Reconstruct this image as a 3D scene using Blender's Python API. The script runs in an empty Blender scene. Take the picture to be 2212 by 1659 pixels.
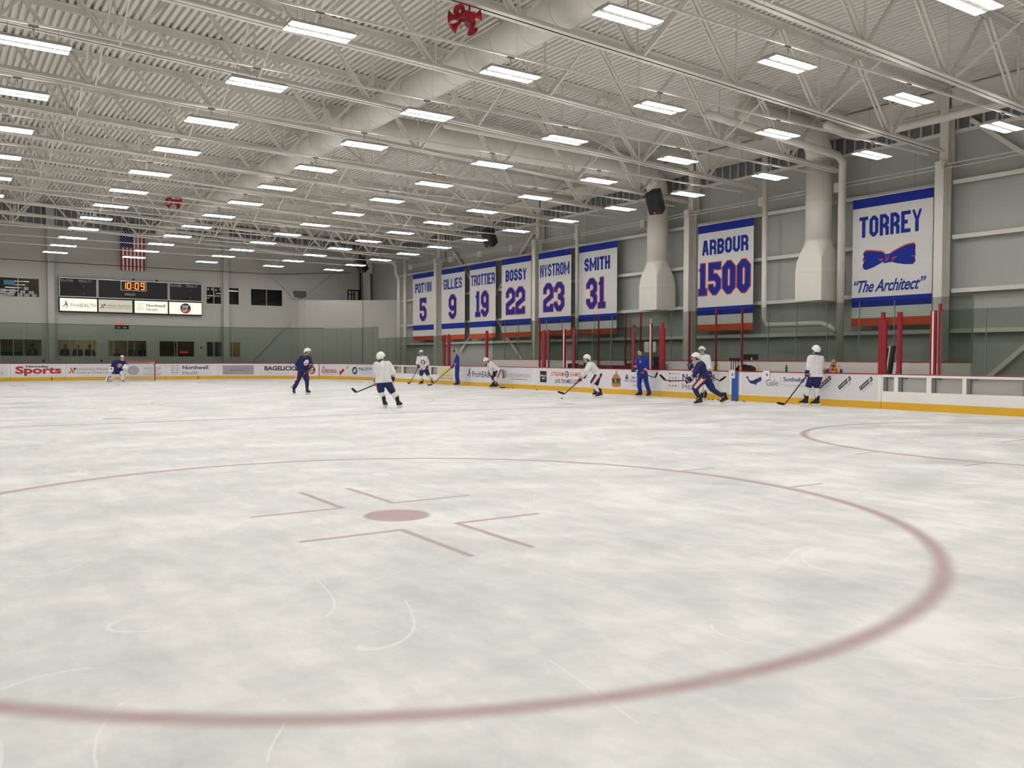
import bpy, bmesh, math, random
from mathutils import Vector, Matrix, noise
from mathutils.bvhtree import BVHTree
random.seed(7)
FT = 0.3048
PI = math.pi
sc = bpy.context.scene
COL = sc.collection

# ------------------------------------------------------------------ camera, world, exposure
CAM = (-11.786, -23.870, 4.838)          # feet: the origin is the near left face-off dot, Y runs up the rink
cd = bpy.data.cameras.new('camera'); cam = bpy.data.objects.new('camera', cd); COL.objects.link(cam)
yaw, pitch, roll, fpx = 0.591037, -0.030373, 0.003346, 1869.4
_f = Vector((math.sin(yaw)*math.cos(pitch), math.cos(yaw)*math.cos(pitch), math.sin(pitch)))
_r0 = Vector((math.cos(yaw), -math.sin(yaw), 0)); _u0 = _r0.cross(_f)
_r = _r0*math.cos(roll) + _u0*math.sin(roll); _u = -_r0*math.sin(roll) + _u0*math.cos(roll)
cam.matrix_world = Matrix(((_r.x, _u.x, -_f.x, CAM[0]*FT), (_r.y, _u.y, -_f.y, CAM[1]*FT), (_r.z, _u.z, -_f.z, CAM[2]*FT), (0, 0, 0, 1)))
cd.sensor_fit = 'HORIZONTAL'; cd.sensor_width = 36.0; cd.lens = fpx*36.0/2212
cd.clip_start = 0.05; cd.clip_end = 300
sc.camera = cam
w = bpy.data.worlds.new('world'); sc.world = w; w.use_nodes = True
w.node_tree.nodes['Background'].inputs[0].default_value = (0.9, 0.95, 1.0, 1)
w.node_tree.nodes['Background'].inputs[1].default_value = 0.0
vs = sc.view_settings
sc.display_settings.display_device = 'sRGB'
vs.view_transform = 'Standard'; vs.look = 'None'; vs.gamma = 1.0; vs.use_curve_mapping = False
vs.exposure = 0.0
LAMP = 32.0                               # strength of the ceiling lamp tubes
cy = sc.cycles
cy.use_denoising = True
cy.max_bounces = 10; cy.diffuse_bounces = 5; cy.glossy_bounces = 4; cy.transmission_bounces = 4; cy.transparent_max_bounces = 16
cy.caustics_reflective = False; cy.caustics_refractive = False
cy.sample_clamp_indirect = 0.0

# ------------------------------------------------------------------ materials
def srgb(r, g, b):
    f = lambda c: c/12.92 if c <= .04045 else ((c+.055)/1.055)**2.4
    return (f(r/255), f(g/255), f(b/255), 1)
MATS = {}
def mat(name, col, rough=.6, metal=0, spec=.3, vary=.05, scale=2.0, emit=None, es=0):
    if name in MATS: return MATS[name]
    m = bpy.data.materials.new(name); m.use_nodes = True; nt = m.node_tree; b = nt.nodes['Principled BSDF']
    b.inputs['Roughness'].default_value = rough; b.inputs['Metallic'].default_value = metal
    b.inputs['Specular IOR Level'].default_value = spec
    if vary:
        tc = nt.nodes.new('ShaderNodeTexCoord'); n = nt.nodes.new('ShaderNodeTexNoise'); n.inputs['Scale'].default_value = scale; n.inputs['Detail'].default_value = 3
        nt.links.new(tc.outputs['Object'], n.inputs['Vector'])
        mx = nt.nodes.new('ShaderNodeMix'); mx.data_type = 'RGBA'
        mx.inputs[6].default_value = tuple(c*(1-vary) for c in col[:3])+(1,); mx.inputs[7].default_value = tuple(min(1, c*(1+vary)) for c in col[:3])+(1,)
        nt.links.new(n.outputs[0], mx.inputs[0]); nt.links.new(mx.outputs[2], b.inputs['Base Color'])
    else: b.inputs['Base Color'].default_value = col
    if emit: b.inputs['Emission Color'].default_value = emit; b.inputs['Emission Strength'].default_value = es
    MATS[name] = m; return m
def glassmat(name, tint, gloss=.06, rough=.02):
    m = bpy.data.materials.new(name); m.use_nodes = True; nt = m.node_tree; nt.nodes.remove(nt.nodes['Principled BSDF'])
    out = nt.nodes['Material Output']; t = nt.nodes.new('ShaderNodeBsdfTransparent'); t.inputs[0].default_value = tint
    g = nt.nodes.new('ShaderNodeBsdfGlossy'); g.inputs['Roughness'].default_value = rough; g.inputs[0].default_value = (.9, .95, .93, 1)
    tc = nt.nodes.new('ShaderNodeTexCoord'); n = nt.nodes.new('ShaderNodeTexNoise'); n.inputs['Scale'].default_value = .7
    nt.links.new(tc.outputs['Object'], n.inputs['Vector'])
    mr = nt.nodes.new('ShaderNodeMapRange'); mr.inputs[3].default_value = gloss*.5; mr.inputs[4].default_value = gloss*1.5
    nt.links.new(n.outputs[0], mr.inputs[0])
    mx = nt.nodes.new('ShaderNodeMixShader'); nt.links.new(mr.outputs[0], mx.inputs[0]); nt.links.new(t.outputs[0], mx.inputs[1]); nt.links.new(g.outputs[0], mx.inputs[2])
    nt.links.new(mx.outputs[0], out.inputs[0]); MATS[name] = m; return m
WHITE = mat('white_painted_steel', (.72, .69, .64, 1), .5)
DECK = mat('white_painted_deck', (.74, .71, .66, 1), .55)
WALL = mat('grey_painted_wall', (.47, .46, .435, 1), .7, vary=.04, scale=.4)
WALLB = mat('grey_metal_wall_panel', (.44, .44, .425, 1), .5, vary=.04, scale=.4)
RIB = mat('dark_ribbed_metal', (.16, .165, .17, 1), .5)
CONC = mat('concrete', (.35, .35, .34, 1), .8)
DASH = mat('white_board_plastic', (.82, .80, .78, 1), .35, vary=.03)
ADW = mat('pale_vinyl', (.72, .70, .74, 1), .35, vary=.04)
YEL = mat('yellow_kick_plastic', (.72, .42, .035, 1), .4, vary=.08)
REDR = mat('red_rail_plastic', (.33, .022, .035, 1), .4)
REDP = mat('red_padding', (.27, .016, .026, 1), .45, vary=.08)
MARO = mat('dark_red_paint', (.2, .02, .03, 1), .45)
BLUS = mat('blue_line_vinyl', (.03, .11, .42, 1), .4)
STEEL = mat('grey_steel', (.22, .22, .215, 1), .45, .5)
ALU = mat('bright_aluminium', (.7, .7, .7, 1), .35, .7)
BLK = mat('black_plastic', (.012, .012, .013, 1), .4, vary=.2)
DGRY = mat('dark_grey_cloth', (.035, .037, .04, 1), .8, vary=.2)
BANW = mat('white_banner_cloth', (.69, .68, .665, 1), .85, vary=.03, scale=3)
BANB = mat('royal_blue_cloth', (.012, .03, .30, 1), .8, vary=.08)
BANO = mat('orange_red_cloth', (.62, .085, .03, 1), .8, vary=.08)
INKB = mat('black_ink', (.02, .02, .022, 1), .5, vary=0)
INKG = mat('grey_ink', (.16, .16, .17, 1), .5, vary=0)
INKL = mat('pale_grey_ink', (.35, .34, .36, 1), .5, vary=0)
INKN = mat('navy_ink', (.02, .03, .12, 1), .5, vary=0)
INKR = mat('red_ink', (.5, .03, .035, 1), .5, vary=0)
INKO = mat('orange_ink', (.75, .17, .035, 1), .5, vary=0)
INKY = mat('yellow_ink', (.75, .62, .08, 1), .5, vary=0)
INKW = mat('white_ink', (.8, .8, .8, 1), .5, vary=0)
INKT = mat('tan_ink', (.45, .22, .07, 1), .5, vary=.3, scale=8)
INKP = mat('purple_grey_ink', (.36, .33, .38, 1), .5, vary=.15)
INKC = mat('sky_blue_ink', (.1, .33, .6, 1), .5, vary=0)
BRWN = mat('dark_brown_ink', (.09, .06, .045, 1), .5, vary=0)
GREEN = mat('green_plastic', (.02, .12, .05, 1), .4)
ORNP = mat('orange_drink', (.6, .2, .03, 1), .3); YELP = mat('yellow_drink', (.6, .48, .08, 1), .3)
GLASS = glassmat('green_tinted_glass', (.75, .782, .75, 1), .016)
WGLASS = glassmat('dim_window_glass', (.80, .80, .76, 1), .03)
CLEAR = glassmat('clear_plastic', (.9, .92, .93, 1), .1)
LITE = mat('lamp_tube', (.9, .9, .9, 1), .5, vary=0, emit=(1.0, .98, .945, 1), es=LAMP)
UPL = mat('added_uplight_glow', (.9, .9, .9, 1), .5, vary=0, emit=(1.0, .98, .945, 1), es=LAMP*.16)  # added glow on the lamp tops to brighten the ceiling
LOUV = mat('lamp_louvre', (.75, .74, .72, 1), .4)
GREY = mat('grey_lamp_housing', (.5, .49, .47, 1), .5)
SIGN = mat('backlit_sign_face', (.8, .8, .65, 1), .5, vary=0, emit=(1, .97, .78, 1), es=.62)
SIGNG = mat('dim_backlit_sign_face', (.5, .5, .42, 1), .5, vary=0, emit=(.9, .85, .66, 1), es=.30)
LED = mat('orange_led', (.9, .2, .02, 1), .5, vary=0, emit=(1, .16, .012, 1), es=2.6)
REDL = mat('red_lamp', (.7, .05, .04, 1), .4, vary=0, emit=(1, .05, .04, 1), es=.5)
SKIN = mat('skin', (.50, .27, .18, 1), .55, vary=.06, scale=20)
HAIR = mat('dark_hair', (.02, .014, .011, 1), .6)
JW = mat('white_jersey', (.70, .70, .69, 1), .8, vary=.04, scale=9)
JN = mat('navy_jersey', (.016, .02, .10, 1), .75, vary=.1, scale=9)
CBL = mat('royal_blue_tracksuit', (.012, .03, .26, 1), .7, vary=.1, scale=9)
PN = mat('navy_pants', (.012, .022, .10, 1), .65, vary=.1, scale=9)
OR = mat('orange_trim', (.70, .13, .06, 1), .65)
PINK = mat('white_trim', (.75, .70, .68, 1), .65)
HELW = mat('white_helmet_shell', (.80, .79, .77, 1), .3, vary=.02)
LEA = mat('black_leather', (.014, .014, .015, 1), .4)
PADW = mat('white_leg_pad', (.72, .70, .69, 1), .6)
MASKO = mat('orange_mask', (.55, .09, .03, 1), .4)
STICK = mat('dark_stick', (.05, .05, .055, 1), .4); TAPE = mat('black_tape', (.012, .012, .012, 1), .8)
NET = mat('white_netting', (.7, .7, .68, 1), .8)
SIL = mat('silhouette_and_dark_cloth', (.03, .03, .032, 1), .8)  # silhouette shade of the window onlookers put into colour; also trousers and stand
ROOMW = mat('tan_room_wall', (.40, .36, .27, 1), .8); BROWND = mat('brown_room_wall', (.30, .24, .19, 1), .8)
HORN = mat('red_horn', (.40, .02, .035, 1), .35)

# ------------------------------------------------------------------ mesh builder
LOC = {}
class MB:
    """collects shapes in feet (k = FT) or metres (k = 1); build() links them as ONE mesh object"""
    def __init__(s, k=FT): s.v = []; s.f = []; s.m = []; s.k = k
    def add(s, vs, fs, mi=0):
        o = len(s.v); s.v += [tuple(v) for v in vs]; s.f += [tuple(i+o for i in f) for f in fs]; s.m += [mi]*len(fs); return s
    def box(s, x0, x1, y0, y1, z0, z1, mi=0):
        return s.add([(x0,y0,z0),(x1,y0,z0),(x1,y1,z0),(x0,y1,z0),(x0,y0,z1),(x1,y0,z1),(x1,y1,z1),(x0,y1,z1)],
                     [(0,3,2,1),(4,5,6,7),(0,1,5,4),(1,2,6,5),(2,3,7,6),(3,0,4,7)], mi)
    def obox(s, c, ax, ay, az, mi=0):
        c, ax, ay, az = map(Vector, (c, ax, ay, az))
        return s.add([c+sx*ax+sy*ay+sz*az for sz in (-1,1) for sx, sy in ((-1,-1),(1,-1),(1,1),(-1,1))],
                     [(0,3,2,1),(4,5,6,7),(0,1,5,4),(1,2,6,5),(2,3,7,6),(3,0,4,7)], mi)
    def bar(s, p0, p1, w, h, up=(0,0,1), mi=0):
        p0, p1, up = Vector(p0), Vector(p1), Vector(up); d = (p1-p0); L = d.length; d.normalize()
        x = d.cross(up)
        if x.length < 1e-4: x = d.cross(Vector((1,0,0)))
        x.normalize(); y = x.cross(d)
        return s.obox((p0+p1)/2, d*L/2, x*w/2, y*h/2, mi)
    def ring(s, p, d, r, n, ref=None):
        d = Vector(d).normalized(); a = Vector(ref) if ref else (Vector((0,0,1)) if abs(d.z) < .9 else Vector((1,0,0)))
        x = d.cross(a).normalized(); y = x.cross(d)
        return [Vector(p)+x*(r*math.cos(2*PI*i/n))+y*(r*math.sin(2*PI*i/n)) for i in range(n)]
    def tube(s, pts, r, n=10, mi=0, cap=True):
        pts = [Vector(p) for p in pts]; R = r if isinstance(r, (list, tuple)) else [r]*len(pts); o = len(s.v); V = []
        for i, p in enumerate(pts):
            a = pts[max(i-1,0)]; b = pts[min(i+1,len(pts)-1)]; V += s.ring(p, b-a, R[i], n)
        F = [(i*n+j, i*n+(j+1)%n, (i+1)*n+(j+1)%n, (i+1)*n+j) for i in range(len(pts)-1) for j in range(n)]
        if cap: F += [tuple(range(n-1,-1,-1)), tuple((len(pts)-1)*n+j for j in range(n))]
        return s.add(V, F, mi)
    def sphere(s, c, r, n=10, m=7, sc3=(1,1,1), axes=None, mi=0):
        c = Vector(c); ax = [Vector(a) for a in axes] if axes else [Vector((1,0,0)),Vector((0,1,0)),Vector((0,0,1))]; V = []; F = []
        for i in range(m+1):
            t = PI*i/m
            for j in range(n):
                a = 2*PI*j/n; V.append(c+ax[0]*(r*sc3[0]*math.sin(t)*math.cos(a))+ax[1]*(r*sc3[1]*math.sin(t)*math.sin(a))+ax[2]*(r*sc3[2]*math.cos(t)))
        for i in range(m):
            for j in range(n): F.append((i*n+j,(i+1)*n+j,(i+1)*n+(j+1)%n,i*n+(j+1)%n))
        return s.add(V, F, mi)
    def cap(s, p0, r0, p1, r1, n=10, mi=0):
        p0, p1 = Vector(p0), Vector(p1)
        if (p1-p0).length > 1e-5: s.tube([p0,p1],[r0,r1],n,mi)
        s.sphere(p0,r0,n,6,mi=mi); s.sphere(p1,r1,n,6,mi=mi); return s
    def prism(s, poly, fn, t0, t1, mi=0):
        n = len(poly); V = [fn(u,v,t0) for u,v in poly]+[fn(u,v,t1) for u,v in poly]
        F = [tuple(range(n-1,-1,-1)), tuple(range(n,2*n))]+[(i,(i+1)%n,n+(i+1)%n,n+i) for i in range(n)]
        return s.add(V,F,mi)
    def build(s, name, mats, parent=None, smooth=False, label=None, kind=None):
        if not isinstance(mats, (list, tuple)): mats = [mats]
        O = LOC.get(parent.name, (0,0,0)) if parent else (0,0,0)
        me = bpy.data.meshes.new(name); k = s.k
        me.from_pydata([(v[0]*k-O[0], v[1]*k-O[1], v[2]*k-O[2]) for v in s.v], [], s.f)
        for m in mats: me.materials.append(m)
        if len(mats) > 1: me.polygons.foreach_set('material_index', s.m)
        if smooth: me.polygons.foreach_set('use_smooth', [True]*len(me.polygons))
        me.update(); return link(name, me, parent, label, kind)
def link(name, me, parent=None, label=None, kind=None):
    o = bpy.data.objects.new(name, me); COL.objects.link(o)
    if parent: o.parent = parent; LOC[o.name] = LOC.get(parent.name, (0,0,0))
    if label: o['label'] = label
    if kind: o['kind'] = kind
    return o
def thing(name, label, cat, loc=(0,0,0), group=None, kind=None, k=FT):
    o = bpy.data.objects.new(name, None); COL.objects.link(o); o.location = tuple(c*k for c in loc); o.empty_display_size = .1
    LOC[o.name] = tuple(c*k for c in loc); tag(o, label, cat, group, kind); return o
def tag(o, label=None, cat=None, group=None, kind=None):
    if label: o['label'] = label
    if cat: o['category'] = cat
    if group: o['group'] = group
    if kind: o['kind'] = kind
    return o
def dup(root, dx, label=None, group=None):
    r = root.copy(); COL.objects.link(r); r.location = Vector(root.location)+Vector(dx)
    if label: r['label'] = label
    if group: r['group'] = group
    LOC[r.name] = tuple(r.location)
    for ch in list(root.children):
        c = ch.copy(); COL.objects.link(c); c.parent = r
        for g in list(ch.children):
            d = g.copy(); COL.objects.link(d); d.parent = c
    return r
ORD = ['first','second','third','fourth','fifth','sixth','seventh','eighth','ninth','tenth','eleventh','twelfth','thirteenth','fourteenth','fifteenth','sixteenth','seventeenth','eighteenth','nineteenth','twentieth','twenty-first','twenty-second','twenty-third','twenty-fourth','twenty-fifth','twenty-sixth']

# ------------------------------------------------------------------ lettering
_TC = {}
def text2d(t, bold=0.0, shear=0.0, sp=1.0):
    """verts (0..1, 0..1) and faces of a line of text, from the built-in typeface"""
    key = (t, bold, shear, sp)
    if key not in _TC:
        c = bpy.data.curves.new('t', 'FONT'); c.body = t; c.offset = bold; c.shear = shear; c.space_character = sp; c.resolution_u = 3
        o = bpy.data.objects.new('t', c); me = bpy.data.meshes.new_from_object(o)
        V = [tuple(v.co) for v in me.vertices]; F = [tuple(p.vertices) for p in me.polygons]
        x0 = min(v[0] for v in V); x1 = max(v[0] for v in V); y0 = min(v[1] for v in V); y1 = max(v[1] for v in V)
        _TC[key] = ([((v[0]-x0)/(x1-x0), (v[1]-y0)/max(y1-y0,1e-6)) for v in V], F)
        bpy.data.objects.remove(o); bpy.data.curves.remove(c); bpy.data.meshes.remove(me)
    return _TC[key]
O8 = lambda cx, cy, y0=0, y1=1: [(cx,y0),(0,y0+cy),(0,y1-cy),(cx,y1),(1-cx,y1),(1,y1-cy),(1,y0+cy),(1-cx,y0),(cx,y0)]
def glyph(ch, cx, cy):
    P = [(0,0),(0,1),(1-cx,1),(1,1-cy),(1,.45+cy),(1-cx,.45),(0,.45)]
    return {'A':[[(0,0),(.36,1),(.64,1),(1,0)],[(.16,.28),(.84,.28)]],
     'B':[[(0,0),(1-cx,0),(1,cy),(1,.5-cy),(1-cx,.5),(0,.5)],[(1-cx,.5),(1,.5+cy),(1,1-cy),(1-cx,1),(0,1),(0,0),(.1,0)]],
     'E':[[(1,1),(0,1),(0,0),(1,0)],[(0,.5),(.8,.5)]], 'G':[[(1,.7),(1,1-cy),(1-cx,1),(cx,1),(0,1-cy),(0,cy),(cx,0),(1-cx,0),(1,cy),(1,.45),(.5,.45)]],
     'H':[[(0,0),(0,1)],[(1,0),(1,1)],[(0,.5),(1,.5)]], 'I':[[(.5,0),(.5,1)]], 'L':[[(0,1),(0,0),(1,0)]],
     'M':[[(0,0),(0,1)],[(0,1),(.5,.25),(1,1)],[(1,1),(1,0)]], 'N':[[(0,0),(0,1)],[(0,1),(1,0)],[(1,0),(1,1)]], 'O':[O8(cx,cy)], '0':[O8(cx,cy)],
     'P':[P], 'R':[P,[(1-cx,.45),(1,.45-cy),(1,0)]],
     'S':[[(1,.72),(1,1-cy),(1-cx,1),(cx,1),(0,1-cy),(0,.5+cy),(cx,.5),(1-cx,.5),(1,.5-cy),(1,cy),(1-cx,0),(cx,0),(0,cy),(0,.28)]],
     'T':[[(0,1),(1,1)],[(.5,1),(.5,0)]], 'U':[[(0,1),(0,cy),(cx,0),(1-cx,0),(1,cy),(1,1)]], 'V':[[(0,1),(.5,0),(1,1)]], 'Y':[[(0,1),(.5,.48),(1,1)],[(.5,.48),(.5,0)]],
     '1':[[(.5,0),(.5,1)],[(0,.80),(.5,.93)],[(0,0),(1,0)]], '2':[[(0,.68),(0,1-cy),(cx,1),(1-cx,1),(1,1-cy),(1,.56),(0,.32),(0,0),(1,0),(1,.2)]],
     '3':[[(0,.72),(0,1-cy),(cx,1),(1-cx,1),(1,1-cy),(1,.5+cy),(1-cx,.5),(.35,.5)],[(1-cx,.5),(1,.5-cy),(1,cy),(1-cx,0),(cx,0),(0,cy),(0,.28)]],
     '5':[[(1,.85),(1,1),(0,1),(0,.56),(1-cx,.56),(1,.56-cy),(1,cy),(1-cx,0),(cx,0),(0,cy),(0,.28)]],
     '9':[O8(cx,cy,.42,1),[(1,.6),(1,cy),(1-cx,0),(cx,0),(0,cy),(0,.22)]]}[ch]
def stroke(pts, t):
    """quads of a mitred thick polyline in the plane"""
    pts = [Vector(p) for p in pts]; n = len(pts); closed = (pts[0]-pts[-1]).length < 1e-6; L = []; R = []
    for i, p in enumerate(pts):
        a = pts[i-1] if i > 0 else (pts[-2] if closed else None); b = pts[i+1] if i < n-1 else (pts[1] if closed else None)
        d0 = (p-a).normalized() if a is not None else None; d1 = (b-p).normalized() if b is not None else None
        if d0 is None: d0 = d1
        if d1 is None: d1 = d0
        m = Vector((-(d0.y+d1.y), d0.x+d1.x)); 
        if m.length < 1e-4: m = Vector((-d0.y, d0.x))
        m.normalize(); c = max(.45, m.dot(Vector((-d0.y, d0.x)))); L.append(p+m*(t/2/c)); R.append(p-m*(t/2/c))
    return L+R, [(i, i+1, n+i+1, n+i) for i in range(n-1)]
def block(mb, txt, fn, W, Hh, t, gap, mi=0, grow=0.0):
    """block capitals of total width W, height Hh, stroke t; fn(u, v) maps the line's plane to the world"""
    wd = {'I': t, '1': .62}; ws = []
    nrm = sum(1 for c in txt if c not in 'I1M'); one = sum(1 for c in txt if c == '1'); ii = txt.count('I'); em = txt.count('M')
    cw = (W-gap*(len(txt)-1)-ii*t)/(nrm+.68*one+1.45*em)
    x = 0
    for c in txt:
        lw = t if c == 'I' else (cw*.68 if c == '1' else cw*1.45 if c == 'M' else cw); iw = max(lw-t, 1e-4); ih = Hh-t; ch = .20*Hh
        g = glyph(c, min(.5, min(ch*.62, iw*.5)/iw), min(.22, ch*.62/ih))
        for pl in g:
            q = [(x+t/2+u*iw, t/2+v*ih) for u, v in pl]
            if grow and (Vector(q[0])-Vector(q[-1])).length > 1e-6:
                q0, q1 = Vector(q[0]), Vector(q[1]); q[0] = tuple(q0+(q0-q1).normalized()*(grow)); e0, e1 = Vector(q[-1]), Vector(q[-2]); q[-1] = tuple(e0+(e0-e1).normalized()*grow)
            if (Vector(q[0])-Vector(q[-1])).length > 1e-6:      # square ends out to the letter's edge
                for a, b in ((0,1),(-1,-2)):
                    u, v = pl[a]; d = (Vector(q[a])-Vector(q[b])).normalized()
                    if abs(d.y) > .45 and v in (0, 1): q[a] = tuple(Vector(q[a])+d*t*(.5 if abs(d.y) > .98 else .9))
                    elif abs(d.x) > .9 and u in (0, 1): q[a] = tuple(Vector(q[a])+d*t/2)
            V, F = stroke(q, (t if not (c in 'MN' and len(pl) > 2 or c == 'N' and pl[0][0] != pl[1][0]) else t*.8)+2*grow); mb.add([fn(min(max(v.x, x-grow), x+lw+grow), min(max(v.y, -grow), Hh+grow)) for v in V], F, mi)
        x += lw+gap
def put_text(mb, t, fn, u0, u1, v0, v1, bold=0.0, shear=0.0, sp=1.0, mi=0):
    V, F = text2d(t, bold, shear, sp); mb.add([fn(u0+(u1-u0)*a, v0+(v1-v0)*b) for a, b in V], F, mi)
def disc2(mb, fn, cu, cv, ru, rv, n=28, mi=0, a0=0, a1=2*PI):
    full = a1-a0 > 2*PI-1e-3; P = [fn(cu+ru*math.cos(a0+(a1-a0)*i/n), cv+rv*math.sin(a0+(a1-a0)*i/n)) for i in range(n if full else n+1)]
    if not full: P.append(fn(cu, cv))
    mb.add(P, [tuple(range(len(P)))], mi)
def poly2(mb, fn, pts, mi=0): mb.add([fn(u, v) for u, v in pts], [tuple(range(len(pts)))], mi)
def line2(mb, fn, pts, t, mi=0):
    V, F = stroke(pts, t); mb.add([fn(v.x, v.y) for v in V], F, mi)
def crest(mb, fnl, cu, cv, r, w=0, b=1, o=2, asp=1.0):
    """the round club badge: blue disc, orange lower map shape, white N Y letters with a stick; fnl(layer) gives the mapping of that layer"""
    disc2(mb, fnl(0), cu, cv, r*asp, r, 28, w); disc2(mb, fnl(1), cu, cv, r*.93*asp, r*.93, 28, b)
    f = fnl(2); S = lambda L: [(cu+x*r*asp, cv+y*r) for x, y in L]
    poly2(mb, f, S([(-.82,-.05),(-.2,-.1),(.3,-.22),(.78,-.1),(.7,-.42),(.3,-.78),(-.3,-.8),(-.72,-.45)]), o)
    f = fnl(3)
    for L in ([(-.48,-.02),(-.42,.58)],[(-.42,.58),(-.12,0)],[(-.12,0),(-.05,.62)],[(.02,.6),(.2,.22)],[(.48,.58),(-.02,-.5)],[(-.02,-.5),(-.5,-.55)]):
        line2(mb, f, S(L), r*.17, w)
# ------------------------------------------------------------------ ice shader
def ice_material():
    m = bpy.data.materials.new('ice'); m.use_nodes = True; nt = m.node_tree; N = nt.nodes; Lk = nt.links; B = N['Principled BSDF']
    def M(op, a, b=None, c=None, clamp=False):
        n = N.new('ShaderNodeMath'); n.operation = op; n.use_clamp = clamp
        for i, v in enumerate((a, b, c)):
            if v is None: continue
            if isinstance(v, (int, float)): n.inputs[i].default_value = v
            else: Lk.new(v, n.inputs[i])
        return n.outputs[0]
    def edge(d, hw, soft):                      # 1 inside |d| < hw, soft blurred edge
        n = N.new('ShaderNodeMapRange'); n.interpolation_type = 'SMOOTHSTEP'; Lk.new(d, n.inputs[0])
        n.inputs[1].default_value = hw-soft; n.inputs[2].default_value = hw+soft; n.inputs[3].default_value = 1; n.inputs[4].default_value = 0
        return n.outputs[0]
    tc = N.new('ShaderNodeTexCoord'); sx = N.new('ShaderNodeSeparateXYZ'); Lk.new(tc.outputs['Object'], sx.inputs[0])
    def noise(scale, detail=4, st=(1,1,1), rough=.55):
        mp = N.new('ShaderNodeMapping'); mp.inputs['Scale'].default_value = st; Lk.new(tc.outputs['Object'], mp.inputs[0])
        n = N.new('ShaderNodeTexNoise'); n.inputs['Scale'].default_value = scale; n.inputs['Detail'].default_value = detail; n.inputs['Roughness'].default_value = rough
        Lk.new(mp.outputs[0], n.inputs['Vector']); return n.outputs[0]
    wob = M('MULTIPLY', M('SUBTRACT', noise(3, 3), .5), .12)
    x = M('ADD', M('DIVIDE', sx.outputs[0], FT), wob); y = M('ADD', M('DIVIDE', sx.outputs[1], FT), wob)
    xm = M('SUBTRACT', 22, M('ABSOLUTE', M('SUBTRACT', x, 22)))          # mirrored about the rink's long axis
    ym = M('SUBTRACT', 69, M('ABSOLUTE', M('SUBTRACT', y, 69)))          # and about the centre line
    def dist(ax, ay): return M('SQRT', M('ADD', M('MULTIPLY', ax, ax), M('MULTIPLY', ay, ay)))
    d0 = dist(xm, ym); ax = M('ABSOLUTE', xm); ay = M('ABSOLUTE', ym)
    def seg(cx, hx, cyy, hy): return M('MAXIMUM', M('SUBTRACT', M('ABSOLUTE', M('SUBTRACT', ax, cx)), hx), M('SUBTRACT', M('ABSOLUTE', M('SUBTRACT', ay, cyy)), hy))
    red = edge(M('ABSOLUTE', M('SUBTRACT', d0, 15)), .2, .19)
    red = M('MAXIMUM', red, edge(d0, 1.0, .10))
    for s in (seg(2.35, 1.5, 2.1, .10), seg(.9, .10, 4.0, 1.95), seg(15.9, 1.0, 2.8, .08)): red = M('MAXIMUM', red, edge(s, .0, .09))
    red = M('MAXIMUM', red, M('MULTIPLY', edge(dist(xm, M('SUBTRACT', ym, 49)), 1.0, .1), .6))
    red = M('MAXIMUM', red, edge(M('ABSOLUTE', M('ADD', ym, 20)), .1, .06))
    gry = edge(M('ABSOLUTE', M('SUBTRACT', ym, 44)), .5, .12)
    gry = M('MAXIMUM', gry, M('MULTIPLY', edge(M('ABSOLUTE', M('SUBTRACT', y, 69)), .5, .12), .5))
    gry = M('MAXIMUM', gry, M('MULTIPLY', edge(M('ABSOLUTE', M('SUBTRACT', dist(M('SUBTRACT', x, 22), M('SUBTRACT', y, 69)), 15)), .14, .1), .8))
    frost = noise(.55, 5, (1, 1.5, 1), .62); fine = noise(2.6, 5, (1.6, .7, 1), .65)
    wear = N.new('ShaderNodeMapRange'); Lk.new(M('ADD', M('MULTIPLY', frost, .62), M('MULTIPLY', fine, .38)), wear.inputs[0])
    wear.inputs[1].default_value = .36; wear.inputs[2].default_value = .60
    base = N.new('ShaderNodeMix'); base.data_type = 'RGBA'; Lk.new(wear.outputs[0], base.inputs[0])
    base.inputs[6].default_value = (.55, .558, .553, 1); base.inputs[7].default_value = (.84, .83, .81, 1)
    # thin skate cuts
    cuts = edge(M('ABSOLUTE', M('SUBTRACT', noise(.42, 1.2), .5)), .0014, .0011)
    cuts = M('MAXIMUM', cuts, edge(M('ABSOLUTE', M('SUBTRACT', noise(.31, 1.0, (1.3, .8, 1)), .47)), .0011, .0008))
    cuts = M('MULTIPLY', cuts, M('GREATER_THAN', noise(.8, 2), .52))
    c2 = N.new('ShaderNodeMix'); c2.data_type = 'RGBA'; Lk.new(M('MULTIPLY', cuts, .5), c2.inputs[0]); Lk.new(base.outputs[2], c2.inputs[6]); c2.inputs[7].default_value = (.92, .9, .88, 1)
    c3 = N.new('ShaderNodeMix'); c3.data_type = 'RGBA'; Lk.new(M('MULTIPLY', red, M('ADD', .42, M('MULTIPLY', fine, .4))), c3.inputs[0]); Lk.new(c2.outputs[2], c3.inputs[6]); c3.inputs[7].default_value = (.30, .12, .13, 1)
    c4 = N.new('ShaderNodeMix'); c4.data_type = 'RGBA'; Lk.new(M('MULTIPLY', gry, .42), c4.inputs[0]); Lk.new(c3.outputs[2], c4.inputs[6]); c4.inputs[7].default_value = (.22, .22, .27, 1)
    Lk.new(c4.outputs[2], B.inputs['Base Color'])
    rr = N.new('ShaderNodeMapRange'); Lk.new(wear.outputs[0], rr.inputs[0]); rr.inputs[3].default_value = .34; rr.inputs[4].default_value = .6
    Lk.new(rr.outputs[0], B.inputs['Roughness']); B.inputs['Specular IOR Level'].default_value = .22
    bp = N.new('ShaderNodeBump'); bp.inputs['Strength'].default_value = .12; bp.inputs['Distance'].default_value = .004; Lk.new(noise(6, 4), bp.inputs['Height']); Lk.new(bp.outputs[0], B.inputs['Normal'])
    return m
ICE = ice_material()

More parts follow.
